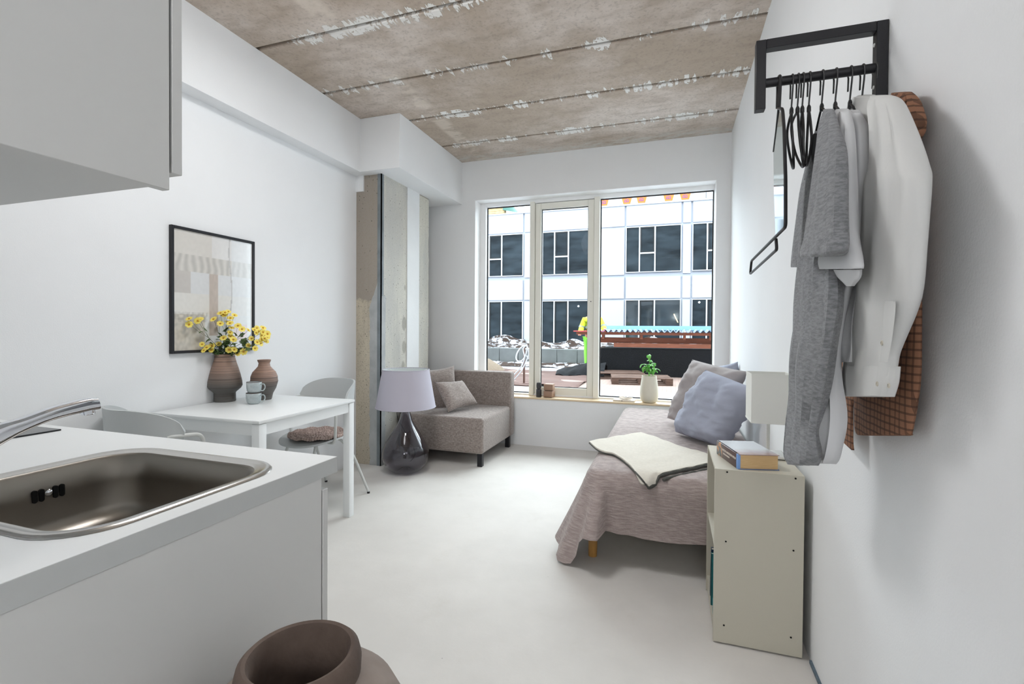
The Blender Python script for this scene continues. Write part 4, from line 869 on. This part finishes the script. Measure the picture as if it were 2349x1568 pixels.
# white button shirt
g2 = garment('button_shirt', 'white long-sleeved button shirt with two-button cuffs', .44)
mk('body', sheet([(222, 1962, 2010, .445, .012), (250, 1957, 2040, .445, .022), (330, 1966, 2050, .443, .026), (480, 1986, 2040, .440, .024), (640, 1975, 2040, .440, .02), (800, 1950, 2030, .440, .018), (900, 1944, 2000, .440, .016)], fold=.009), M['shirt'], g2, smooth=True, angle=60)
sl = mk('sleeve', sheet([(219, 2000, 2040, .425, .010), (235, 2006, 2056, .420, .020), (300, 2012, 2082, .412, .026), (380, 2006, 2106, .407, .030), (425, 2002, 2117, .405, .032), (560, 1996, 2112, .405, .032), (680, 1978, 2100, .405, .030), (770, 1962, 2066, .405, .026), (810, 1956, 2052, .405, .024), (838, 1944, 2054, .405, .022), (875, 1941, 2050, .405, .022), (908, 1940, 2040, .405, .021)], fold=.006, ff=4, seed=2), M['shirt'], g2, smooth=True, angle=60)
mk('cuff', sheet([(840, 1943, 2055, .4045, .0235), (875, 1940, 2051, .4045, .0235), (909, 1939, 2041, .4045, .0225)], fold=.0015, ff=3, seed=2, sub=3), M['shirt'], sl, smooth=True, angle=40)
mk('placket', sheet([(690, 2035, 2048, .381, .0015), (700, 2028, 2055, .381, .0015), (780, 2024, 2046, .382, .0015), (830, 2018, 2036, .383, .0015)], fold=0, n=12, sub=3), M['shirt'], sl, smooth=True)
for px, py in ((2024, 786), (2013, 880), (2040, 884)):
    p = P(px, py, 'x', .381); mk('button', G().lathe([(.0048, 0), (.0050, .0015), (.0030, .002), (.0028, .001)], n=14).xf(Matrix.Translation(p) @ Matrix.Rotation(-PI / 2, 4, 'Y')), M['button'], sl)
mk('collar', sheet([(218, 1972, 2002, .452, .010), (228, 1960, 2012, .450, .016), (250, 1955, 1995, .448, .016), (268, 1957, 1975, .446, .012)], fold=.002), M['shirt'], g2, smooth=True, angle=60)
# short white t-shirt
g3 = garment('t_shirt', 'short white t-shirt between the long white shirt and the button shirt', .415)
mk('body', sheet([(252, 1946, 1966, .418, .008), (280, 1938, 1980, .415, .018), (400, 1930, 1992, .405, .02), (560, 1920, 1985, .398, .02), (660, 1912, 1975, .395, .02), (740, 1905, 1968, .392, .02), (800, 1900, 1965, .39, .018), (830, 1898, 1960, .39, .018)], fold=.009, seed=5), M['tee'], g3, smooth=True, angle=60)
mk('sleeve', sheet([(258, 1950, 1968, .405, .008), (300, 1954, 1984, .395, .015), (420, 1958, 1989, .388, .018), (520, 1960, 1988, .384, .02), (585, 1950, 1980, .382, .02)], fold=.003, seed=8, n=20), M['tee'], g3, smooth=True, angle=60)
# long white shirt
g4 = garment('long_white_shirt', 'long thin white shirt next to the grey dress', .385)
mk('body', sheet([(250, 1922, 1942, .388, .008), (280, 1918, 1948, .384, .015), (400, 1910, 1958, .378, .018), (560, 1890, 1960, .372, .018), (660, 1880, 1944, .368, .018), (760, 1870, 1925, .362, .02), (860, 1866, 1916, .360, .022), (960, 1862, 1920, .358, .024), (1040, 1862, 1912, .356, .022), (1062, 1868, 1902, .355, .018)], fold=.011, ff=8, seed=11), M['tee'], g4, smooth=True, angle=60)
mk('sleeve', sheet([(255, 1930, 1944, .372, .008), (300, 1930, 1950, .362, .013), (420, 1934, 1952, .352, .016), (500, 1924, 1954, .345, .018), (545, 1904, 1960, .342, .02), (580, 1884, 1968, .340, .022), (606, 1871, 1974, .338, .022), (616, 1869, 1973, .338, .022)], fold=.003, seed=13, n=24), M['tee'], g4, smooth=True, angle=60)
mk('sleeve_fold', sheet([(618, 1910, 1972, .342, .012), (636, 1926, 1970, .344, .010), (656, 1946, 1956, .346, .005)], fold=.001, n=16, sub=3), M['tee'], g4, smooth=True)
# grey dress
g5 = garment('grey_dress', 'grey melange jersey dress with short sleeves', .355)
mk('body', sheet([(300, 1872, 1898, .362, .008), (340, 1868, 1905, .358, .014), (400, 1856, 1908, .352, .02), (500, 1846, 1915, .344, .022), (600, 1838, 1918, .338, .024), (680, 1834, 1922, .334, .024), (760, 1829, 1912, .330, .024), (840, 1824, 1898, .326, .024), (920, 1820, 1884, .322, .022), (985, 1815, 1872, .320, .022), (1040, 1811, 1872, .319, .022), (1066, 1818, 1862, .318, .016)], fold=.011, ff=9, seed=17), M['melange'], g5, smooth=True, angle=60)
mk('sleeve', sheet([(250, 1892, 1910, .350, .006), (290, 1886, 1920, .338, .012), (345, 1882, 1931, .326, .018), (450, 1872, 1932, .314, .022), (540, 1861, 1932, .306, .026), (570, 1853, 1930, .303, .028), (580, 1851, 1925, .303, .028), (588, 1852, 1912, .303, .027)], fold=.006, ff=8, seed=19, n=24), M['melange'], g5, smooth=True, angle=60)
mk('sleeve', sheet([(380, 1850, 1862, .372, .006), (440, 1838, 1858, .374, .010), (520, 1828, 1852, .374, .012), (604, 1819, 1840, .374, .012), (611, 1821, 1836, .374, .010)], fold=.002, seed=23, n=20), M['melange'], g5, smooth=True, angle=60)
mk('painted_neck_shade', sheet([(306, 1867, 1877, .338, .003), (335, 1861, 1879, .336, .004), (360, 1862, 1876, .335, .003), (376, 1866, 1869, .335, .002)], fold=0, n=12, sub=3), mat('neck_shade_colour', C(52, 52, 56), .95), g5, smooth=True)  # dark patch stands in for the shade inside the neck opening
# ------------------------------------------------------------------ things on the window board
SZ = WZ0 + .014
def sill(px, y): return P(px, 900, 'y', y).x
bx = sill(1236, 4.84); 
tag(mk('charcoal_canister', G().lathe([(.026, 0), (.028, .003), (.0285, .078), (.026, .082), (.001, .083)], (bx, 4.84, SZ), 28), M['charcoal'], smooth=True, angle=50), 'lower charcoal pot of the stack on the window board', 'pot', 'charcoal pots')
tag(mk('charcoal_cup', G().lathe([(.019, 0), (.024, .012), (.026, .03), (.025, .055), (.022, .066), (.001, .067)], (bx, 4.84, SZ + .084), 28), M['charcoal'], smooth=True, angle=50), 'upper rounded charcoal pot of the stack on the window board', 'pot', 'charcoal pots')
bx0 = sill(1247, 4.83)
for k, lab in enumerate(('lower of the two stacked tan boxes', 'upper of the two stacked tan boxes')):
    b = thing('small_box', lab + ' on the window board', 'box', (bx0 + .05, 4.87, SZ + k * .071), math.radians(-6 + 5 * k), 'stacked tan boxes')
    mk('box_body', box(-.048, .048, -.045, .045, .004, .069), M['boxwood'], b, bevel=.004, local=True); mk('box_foot', box(-.038, .038, -.037, .037, 0, .004), M['hole'], b, local=True)
px0 = P(1433, 918, 'z', SZ)
PB = thing('charger_block', 'flat white charger block on the window board', 'charger', (px0.x, 4.865, SZ), math.radians(-3)); mk('block', box(-.105, .105, -.045, .045, 0, .017), M['cable'], PB, bevel=.003, local=True)
mk('socket', box(-.02, -.012, -.0465, -.044, .005, .012), M['hole'], PB, local=True)
cp = []
for j in range(60): a = j * .52; r = .042 + .012 * math.sin(j * .83); cp.append((px0.x + .015 + r * 1.25 * math.cos(a), 4.865 + r * .7 * math.sin(a), SZ + .024 + .009 * math.sin(j * 1.1) + .012 * (j / 60)))
tag(mk('cable', G().tube(smooth_path(cp, 3), .0028, 6), M['cable'], smooth=True), 'coiled white cable on the charger block', 'cable')
vx, vy_ = P(1489, 900, 'y', 4.87).x, 4.87
pr = prof_px(1489, vy_, [(923.5, 13), (922, 16), (915, 20.5), (905, 21.8), (893, 21.3), (880, 19.5), (868, 17.6), (862, 16.8)]); z0 = pr[0][1]
CV = tag(mk('ceramic_vase', G().lathe([(r, z - z0) for r, z in pr] + [(r - .004, z - z0) for r, z in reversed(pr[3:])] + [(.02, .02)], (vx, vy_, SZ), 36), M['cream'], smooth=True, angle=50), 'cream ceramic vase holding a green plant on the window board', 'vase')
vt = SZ + pr[-1][1] - z0
PLT = thing('green_plant', 'fresh green leafy plant in the cream vase on the window board', 'plant', (vx, vy_, vt - .15))
mouth2 = Vector((vx, vy_, vt))
def plant_leaf(L=.075, Wd=.017):
    g = G(); n = 6
    for s in (-1, 1):
        vs = []; 
        for i in range(n + 1):
            t = i / n; z = .012 * math.sin(t * PI) - .02 * t * t; vs.append((0, L * t, z)); vs.append((s * Wd * math.sin(PI * min(1, t * .95 + .05)) ** .8, L * t, z + .006 * math.sin(PI * t)))
        g.add(vs, [(2 * i, 2 * i + 1, 2 * i + 3, 2 * i + 2) if s > 0 else (2 * i, 2 * i + 2, 2 * i + 3, 2 * i + 1) for i in range(n)])
    return g
pm_ = mk('leaf', plant_leaf(), M['plant'], smooth=True, angle=60); plm = pm_.data; bpy.data.objects.remove(pm_)
stg = G(); tips = []
for k, (px, py) in enumerate(((1478, 842), (1500, 838), (1490, 820), (1486, 850), (1505, 852))):
    tpnt = P(px, py, 'y', vy_ + rnd.uniform(-.03, .03)); t_ = G().tube(smooth_path([mouth2 + Vector((rnd.uniform(-.015, .015), rnd.uniform(-.015, .015), -.14)), mouth2 + Vector((rnd.uniform(-.012, .012), 0, 0)), tpnt], 4), .002, 6); stg.add(t_.v, t_.f); tips.append(tpnt)
mk('stem', stg, M['plant'], PLT)
for k, tpnt in enumerate(tips):
    for j in range(8):
        o = bpy.data.objects.new('leaf', plm); scn.collection.objects.link(o); o.parent = PLT; f_ = .45 + .55 * ((j // 3) / 2); base = mouth2.lerp(tpnt, min(1, f_)); o.location = base - PLT.location
        a = j * 2.4 + k; o.rotation_euler = (rnd.uniform(.0, .9) + (.3 if j > 4 else -.2), 0, a); s = rnd.uniform(.75, 1.15); o.scale = (s, s, s)
# ------------------------------------------------------------------ outside
GZ = .10
st('ground_yard', box(-14, 14, YO + .02, 12.3, GZ - .3, GZ), M['yard'])
st('ground_far', box(-14, 14, 12.3, 18.2, GZ - .35, GZ - .02), M['snow'])
own = G(); own.box(-14, -3.2, YO - .2, YO, 0, 9); own.box(XR + .2, 14, YO - .2, YO, 0, 9); own.box(-3.2, XR + .2, YO - .2, YO, H + .2, 9)
st('wall_outside', own, M['brick'])
# snow strip and kerb blocks
def terr(x, y):
    return GZ + .02 + max(0, (y - 14.2)) * .085 + .06 * noise.noise((x * .8, y * .8, 3)) + .05 * noise.noise((x * 2.5, y * 2.5, 1))
tag(mk('snow_bank', G().grid(lambda u, v: (-13 + 26 * u, 13.62 + .54 * v, GZ + .0 + .10 * v + .05 * noise.noise((u * 40, v * 5, 0))), 130, 8), M['soilsnow'], smooth=True, angle=180, kind='stuff'), 'strip of patchy snow before the grey block kerb', 'snow')
tag(mk('soil_bank', G().grid(lambda u, v: (-13 + 26 * u, 14.54 + 3.4 * v, terr(-13 + 26 * u, 14.54 + 3.4 * v) + .28 + .34 * max(0, noise.noise((u * 26 * 1.1, v * 3.4 * 1.0, 5)) + .10 * noise.noise((u * 120, v * 14, 2)))), 260, 30), M['soilsnow'], smooth=True, angle=180, kind='stuff'), 'dark soil heaps with snow along the opposite building', 'soil')
kb = thing('block_kerb', 'low kerb of grey concrete blocks in front of the soil heaps', 'kerb', (-4, 14.3, GZ))
bz0, bz1 = P(1160, 814, 'y', 14.2).z, P(1160, 798, 'y', 14.2).z
for k in range(18):
    x = -9.5 + k * .62; dz = -.06 if k % 7 == 5 else 0
    mk('block', box(x + .006, x + .614, 14.2, 14.5, GZ - .05, bz1 + dz), M['block'], kb, bevel=.01, seg=1)
# ground cloth
tag(mk('ground_cloth', G().grid(lambda u, v: (-9 + 7.3 * u, 8.9 + 3.45 * v, GZ + .015 + .05 * noise.noise((u * 9, v * 6, 0)) + .10 * max(0, noise.noise((u * 16, v * 3, 4))) * (1 - v)), 60, 30, .01), M['geotex'], smooth=True, angle=180), 'wide sheet of brown ground cloth in the yard', 'ground cloth')
tag(mk('sand_heap', G().lathe([(.52, -.02), (.42, .07), (.26, .17), (.10, .27), (.01, .29)], (P(1138, 838, 'z', GZ).x + .3, 12.0, GZ + .03), 24), M['sand'], smooth=True), 'small heap of grey sand on the brown cloth', 'sand heap')
rc = P(1345, 862, 'z', GZ)
rl = thing('cloth_roll', 'crumpled dark grey membrane lying left of the pallets', 'membrane', (rc.x, rc.y, GZ))
rl_g = G().grid(lambda u, v: (rc.x - .70 + 1.15 * u, rc.y - .25 + .75 * v, GZ + .03 + .28 * math.sin(PI * v) ** .7 * (.35 + .65 * min(1, u * 1.6)) + .05 * noise.noise((u * 7, v * 7, 0))), 24, 16, .02); mk('folded_sheet', rl_g, M['tarp'], rl, smooth=True, angle=80)
# rod with hoses
r0 = P(1202, 880, 'z', GZ); RD = thing('steel_post', 'rusty steel post on a foot plate in the yard', 'post', (r0.x, r0.y, GZ)); rt = P(1202, 797, 'y', r0.y)
mk('post', G().tube([(r0.x, r0.y, GZ), (r0.x, r0.y, rt.z)], .022, 10), M['rust'], RD, smooth=True); mk('foot_plate', box(r0.x - .18, r0.x + .16, r0.y - .1, r0.y + .1, GZ, GZ + .02), M['rust'], RD)
hp = lambda l, dy=0: [P(a, b, 'y', r0.y - .06 + dy) for a, b in l]
hz = G(); 
for l in ([(1209, 790), (1196, 796), (1187, 808), (1184, 820), (1188, 828), (1198, 826), (1205, 815), (1209, 800), (1207, 792), (1200, 800), (1203, 820), (1196, 840), (1180, 858), (1172, 868)], [(1210, 795), (1213, 812), (1206, 830), (1196, 850), (1185, 864), (1178, 872)], [(1205, 800), (1214, 800), (1214, 822), (1208, 815)]):
    t_ = G().tube(smooth_path(hp(l), 5), .014, 6); hz.add(t_.v, t_.f)
tag(mk('hose', hz, M['hose'], smooth=True), 'tangled white hose hung on the steel post', 'hose')
# pallets
def pallet_at(x, y, z, rz, label):
    p = thing('wooden_pallet', label, 'pallet', (x, y, z), rz, 'pallets in the yard')
    for k in range(5): mk('deck_board', box(-.6, .6, -.4 + k * .175, -.4 + k * .175 + .1, .122, .144), M['pallet'], p, local=True)
    for i in (-.6, -.07, .46):
        for j in (-.4, -.07, .26): mk('block', box(i, i + .14, j, j + .14, .022, .122), M['pallet'], p, local=True)
    for j in (-.4, -.05, .3): mk('bottom_board', box(-.6, .6, j, j + .1, 0, .022), M['pallet'], p, local=True)
    return p
pa = P(1455, 878, 'z', GZ); pallet_at(pa.x + .12, pa.y + .05, GZ, math.radians(8), 'weathered wooden pallet lying nearest the window'); pallet_at(pa.x - .50, pa.y + .98, GZ, math.radians(14), 'weathered wooden pallet lying behind the nearer one')
# black walled planter with timber deck on top
q0 = P(1450, 864, 'z', GZ); YP = q0.y + .25
zt = P(1500, 800, 'y', YP).z
tag(mk('planter_wall', box(P(1377, 830, 'y', YP).x, 4.5, YP, YP + 1.6, GZ, zt), M['tarp'], bevel=.01, seg=1), 'long low black membrane covered wall in the yard', 'low wall')
DK = thing('timber_deck_frame', 'red-brown timber frame under blue corrugated sheets', 'timber frame', (0, YP + .6, zt))
def zy(py, y, px=1500): return P(px, py, 'y', y).z
xr = 4.4
mk('beam', box(P(1408, 790, 'y', YP - .02).x, xr, YP - .02, YP + .08, zy(797, YP), zy(787.5, YP)), M['timber'], DK)
mk('beam', box(P(1374, 780, 'y', YP + .15).x, xr, YP + .15, YP + .25, zy(787, YP + .15), zy(774.5, YP + .15)), M['timber'], DK)
mk('beam', box(P(1322, 765, 'y', YP - .06).x, xr, YP - .06, YP + .02, zy(768.5, YP - .06), zy(762, YP - .06)), M['timber'], DK)
mk('beam', box(P(1322, 765, 'y', YP - .06).x, xr, YP + .70, YP + .80, zy(768.5, YP - .06), zy(762, YP - .06)), M['timber'], DK)
for px in (1385, 1472, 1570, 1630): x = P(px, 770, 'y', YP + .1).x; mk('strut', box(x - .03, x + .03, YP - .02, YP + .12, zy(778, YP), zy(768, YP)), M['timber'], DK)
ztp = zy(762, YP - .06)
CR = thing('corrugated_sheet', 'blue corrugated roofing sheets lying on the timber frame', 'roofing sheet', (0, YP + .5, ztp))
x0 = P(1380, 760, 'y', YP - .1).x
def corrf(u, v): x = x0 + (xr - x0) * u; return (x, YP - .12 + .95 * v, ztp + .03 + .03 * math.sin(x * 2 * PI / .13) + .02 * v)
mk('sheet', G().grid(corrf, 420, 2, .006), M['corr'], CR, smooth=True, angle=80)
mk('edge_strip', box(x0, xr, YP + .80, YP + .85, ztp + .05, ztp + .16), M['lightblue'], CR)
x1 = P(1316, 757, 'y', YP - .06).x
tag(mk('red_board', box(x1, x0 + .1, YP - .1, YP + .6, ztp + .002, ztp + .03), mat('red_edged_board', C(196, 92, 92), .6)), 'thin red edged board at the left end of the timber frame', 'board')
# site worker, seen from behind, leaning over the timber frame
WYp = 13.25; wc = P(1357, 850, 'y', WYp); WK = thing('person', 'person in yellow hi-vis jacket and green trousers behind the timber frame', 'person', (wc.x, WYp, GZ))
def skin_fig(name, verts, edges, radii, m, parent, root=0):
    me = bpy.data.meshes.new(name); L0 = root_of(parent).location; me.from_pydata([Vector(v) - L0 for v in verts], edges, []); o = bpy.data.objects.new(name, me); scn.collection.objects.link(o); o.parent = parent
    sk_ = o.modifiers.new('skin', 'SKIN'); sv = me.skin_vertices[0].data
    for i, r in enumerate(radii): sv[i].radius = (r, r) if not isinstance(r, tuple) else r
    sv[root].use_root = True; s = o.modifiers.new('sub', 'SUBSURF'); s.levels = 2; s.render_levels = 2; o.data.materials.append(m)
    dg = bpy.context.evaluated_depsgraph_get(); bpy.context.view_layer.update(); me2 = bpy.data.meshes.new_from_object(o.evaluated_get(dg)); o.modifiers.clear(); o.data = me2
    if not me2.materials: me2.materials.append(m)
    me2.shade_smooth(); return o
X, Y_ = wc.x, WYp
V = [(X, Y_, .98), (X, Y_ - .02, 1.18), (X + .01, Y_ - .04, 1.40), (X + .02, Y_ - .05, 1.52), (X + .03, Y_ - .09, 1.64), (X + .03, Y_ - .12, 1.76),
     (X - .19, Y_ - .05, 1.48), (X - .27, Y_ - .12, 1.24), (X - .27, Y_ - .30, 1.12), (X - .25, Y_ - .38, 1.10),
     (X + .22, Y_ - .05, 1.48), (X + .34, Y_ - .14, 1.26), (X + .40, Y_ - .34, 1.20), (X + .41, Y_ - .42, 1.19),
     (X - .11, Y_, .90), (X - .12, Y_ + .01, .55), (X - .12, Y_ + .02, .20), (X - .12, Y_ - .04, .14), (X + .12, Y_, .90), (X + .14, Y_ + .02, .55), (X + .15, Y_ + .03, .20), (X + .15, Y_ - .04, .14)]
E_ = [(0, 1), (1, 2), (2, 3), (3, 4), (4, 5), (3, 6), (6, 7), (7, 8), (8, 9), (3, 10), (10, 11), (11, 12), (12, 13), (0, 14), (14, 15), (15, 16), (16, 17), (0, 18), (18, 19), (19, 20), (20, 21)]
Rr = [.15, .16, .175, .11, .055, .095, .075, .06, .05, .035, .075, .06, .05, .035, .11, .085, .065, .06, .11, .085, .065, .06]
body = skin_fig('body', V, E_, Rr, M['skin'], WK)
jv = [0, 1, 2, 3, 6, 7, 8, 10, 11, 12]; mp_ = {a: i for i, a in enumerate(jv)}
skin_fig('jacket', [V[i] for i in jv], [(mp_[a], mp_[b]) for a, b in E_ if a in mp_ and b in mp_], [Rr[i] + .022 for i in jv], M['hivis'], WK)
jv = [0, 14, 15, 16, 18, 19, 20]; mp_ = {a: i for i, a in enumerate(jv)}
skin_fig('trousers', [V[i] for i in jv], [(mp_[a], mp_[b]) for a, b in E_ if a in mp_ and b in mp_], [Rr[i] + .02 for i in jv], M['hivisg'], WK)
mk('reflective_band', G().loft([[(X + .208 * math.cos(2 * PI * j / 24), Y_ - .02 + .20 * math.sin(2 * PI * j / 24), z) for j in range(24)] for z in (1.24, 1.30)], cap=False), M['reflect'], WK, smooth=True)
for s, a in ((-1, V[7]), (1, V[11])): mk('reflective_band', G().tube([Vector(a) + Vector((s * -.02, .03, .06)), Vector(a) + Vector((0, .0, .0))], .088, 14, cap=False), M['reflect'], WK, smooth=True)
mk('hair', G().lathe([(.01, .10), (.06, .09), (.098, .03), (.10, -.04), (.06, -.09)], (X + .03, Y_ - .10, 1.775), 16), mat('dark_hair', C(50, 40, 34), .8), WK, smooth=True)
for a, m_ in ((V[9], M['skin']), (V[13], M['glove'])):
    g = G().tube([a, Vector(a) + Vector((0, -.07, -.01))], [.035, .04], 8)
    for k in range(4): t_ = G().tube([Vector(a) + Vector((-.03 + .02 * k, -.07, -.01)), Vector(a) + Vector((-.03 + .02 * k, -.12, -.02)), Vector(a) + Vector((-.03 + .02 * k, -.14, -.05))], .010, 6); g.add(t_.v, t_.f)
    t_ = G().tube([Vector(a) + Vector((.035, -.03, 0)), Vector(a) + Vector((.06, -.07, -.02))], .011, 6); g.add(t_.v, t_.f)
    mk('hand', g, m_, WK, smooth=True)
for x, y in ((V[17][0], V[17][1]), (V[21][0], V[21][1])): mk('boot', box(x - .055, x + .055, y - .18, y + .10, GZ, GZ + .11), M['tarp'], WK, bevel=.03, seg=3)
# opposite building
FY = 18.0
OB = thing('opposite_building', 'white panelled building with dark windows across the yard', 'building', (-2, FY, GZ))
zg = dict(base=GZ, lh=2.305, b0=2.345, b1=3.145, s=3.215, u0=3.30, uh=4.955, t0=5.0, t1=5.76)
groups = [(-12.8, -10.88), (-10.35, -8.43), (-7.485, -5.57), (-4.79, -2.87), (-1.628, .289), (.658, 2.575), (3.8, 5.72), (6.1, 8.02)]
mk('wall_core', box(-14, 12, FY + .06, FY + 3, 0, zg['t1'] + .0), M['facsash'], OB)
def panel(x0, x1, z0, z1):
    if x1 - x0 < .03 or z1 - z0 < .03: return
    mk('facade_panel', box(x0 + .012, x1 - .012, FY - .0, FY + .05, z0 + .012, z1 - .012), M['fac'], OB)
mk('joint_grid', box(-14, 12, FY + .04, FY + .065, GZ, zg['t1']), M['facjoint'], OB)
def fwin(x0, x1, z0, z1, upper):
    m1, m2 = x0 + .485, x0 + 1.025; f = .022
    wn = mk('facade_window', G().box(x0, x0 + f, FY - .03, FY + .03, z0, z1).box(x1 - f, x1, FY - .03, FY + .03, z0, z1).box(x0 + f, x1 - f, FY - .03, FY + .03, z1 - f, z1).box(x0 + f, x1 - f, FY - .03, FY + .03, z0, z0 + f).box(m1 - f, m1 + f, FY - .03, FY + .03, z0 + f, z1 - f).box(m2 - f, m2 + f, FY - .03, FY + .03, z0 + f, z1 - f), M['facframe'], OB)
    for a, b in ((x0 + f, m1 - f), (m2 + f, x1 - f)): mk('glass_pane', box(a, b, FY + .0, FY + .038, z0 + f, z1 - f), M['facglass'], wn)
    tz = z0 + .69 if upper else z0 + f
    if upper: mk('transom', box(m1 + f, m2 - f, FY - .03, FY + .03, tz - .025, tz + .025), M['facframe'], wn); mk('glass_pane', box(m1 + f, m2 - f, FY, FY + .038, z0 + f, tz - .025), M['facglass'], wn)
    a, b, c_, d = m1 + f, m2 - f, tz + .025, z1 - f; s = .045
    mk('dark_sash', G().box(a, a + s, FY - .015, FY + .03, c_, d).box(b - s, b, FY - .015, FY + .03, c_, d).box(a + s, b - s, FY - .015, FY + .03, d - s, d).box(a + s, b - s, FY - .015, FY + .03, c_, c_ + s), M['facsash'], wn)
    mk('glass_pane', box(a + s, b - s, FY, FY + .038, c_ + s, d - s), M['facglass'], wn)
prev = -14
for x0, x1 in groups + [(12, 12)]:
    # infill between window groups: narrow gaps have one panel, wide gaps too, each with all storeys
    if x0 - prev > .08:
        for z0, z1 in ((GZ, zg['lh']), (zg['b0'], zg['b1']), (zg['s'], zg['uh']), (zg['t0'], zg['t1'])): panel(prev + .045, x0 - .045, z0, z1)
    if x1 > x0:
        fwin(x0, x1, GZ + .1, zg['lh'], False); fwin(x0, x1, zg['u0'], zg['uh'], True)
        panel(x0, x1, zg['b0'], zg['b1']); panel(x0, x1, zg['t0'], zg['t1'])
    prev = x1
WR = thing('wrapped_roof_edge', 'white wrapped roof edge with orange printed marks above the facade', 'roof edge', (0, FY, zg['t1']))
mk('wrap', box(-5.3, 1.05, FY - .06, FY + .8, zg['t1'] + .03, 6.5), M['wrap'], WR); mk('coping', box(-14, 12, FY - .05, FY + .5, zg['t1'] - .01, zg['t1'] + .03), M['facframe'], WR)
mk('roof_upstand', box(1.1, 12, FY + .02, FY + .8, zg['t1'] + .03, 6.4), M['facframe'], WR)
for px in (1386, 1438, 1472, 1534, 1572):
    x = P(px, 450, 'y', FY - .06).x; w_ = .20 if px > 1400 else .18; z0 = zg['t1'] + .04
    mk('orange_mark', G().loft([[(x - w_ * .62, FY - .062, z0), (x + w_ * .62, FY - .062, z0), (x + w_ * .62, FY - .066, z0), (x - w_ * .62, FY - .066, z0)], [(x - w_, FY - .062, z0 + .28), (x + w_, FY - .062, z0 + .28), (x + w_, FY - .066, z0 + .28), (x - w_, FY - .066, z0 + .28)], [(x - w_, FY - .062, z0 + .75), (x + w_, FY - .062, z0 + .75), (x + w_, FY - .066, z0 + .75), (x - w_, FY - .066, z0 + .75)]]), M['orange'], WR)
    put_text('Bygma', .24, M['purple'], WR, Matrix.Translation(Vector((x, FY - .068, z0 + .36)) - WR.location) @ Matrix.Rotation(PI / 2, 4, 'X') @ Matrix.Rotation(PI / 2, 4, 'Z'))
TS = thing('timber_stack', 'stack of timber on the opposite roof at the upper left of the window', 'timber', (-6.8, FY + .4, zg['t1']))
for k in range(6): mk('plank', box(-8.2, -6.45, FY + .2, FY + .5, zg['t1'] + .04 + k * .085, zg['t1'] + .115 + k * .085), mat('stacked_timber', C(176, 150, 110), .8, var=.2, vscale=6) if k == 0 else bpy.data.materials['stacked_timber'], TS)
tag(mk('green_tarp', G().grid(lambda u, v: (-6.5 + .75 * u * (1 - .2 * v), FY + .15 + .8 * v, zg['t1'] + .04 + (.75 - .70 * u) * (.25 + .75 * math.sin(PI * min(.5, v)))), 12, 10, .01), M['greentarp'], smooth=True, angle=60), 'green tarpaulin beside the timber stack on the opposite roof', 'tarpaulin')
# far interior lamp seen through the facade glass: slim lit strip and downlights
a, b = P(1546, 720, 'y', FY - .01), P(1555, 739, 'y', FY - .01)
tag(mk('strip_light', G().tube([a, b], .012, 6), mat('lit_strip', C(255, 210, 130), .5, emit=(C(255, 205, 120), 6))), 'slanting lit strip light in the lower right window opposite', 'lamp')
for px, py, l_ in ((1327, 702, 'lower middle'), (1604, 693, 'lower far right')): p = P(px, py, 'y', FY - .012); tag(mk('downlight', G().lathe([(.03, 0), (.03, .01)], n=12).xf(Matrix.Translation(p) @ Matrix.Rotation(PI / 2, 4, 'X')), mat('lit_disc', C(255, 255, 255), .5, emit=((1, 1, 1, 1), 6))), 'small round downlight in the %s window opposite' % l_, 'lamp')
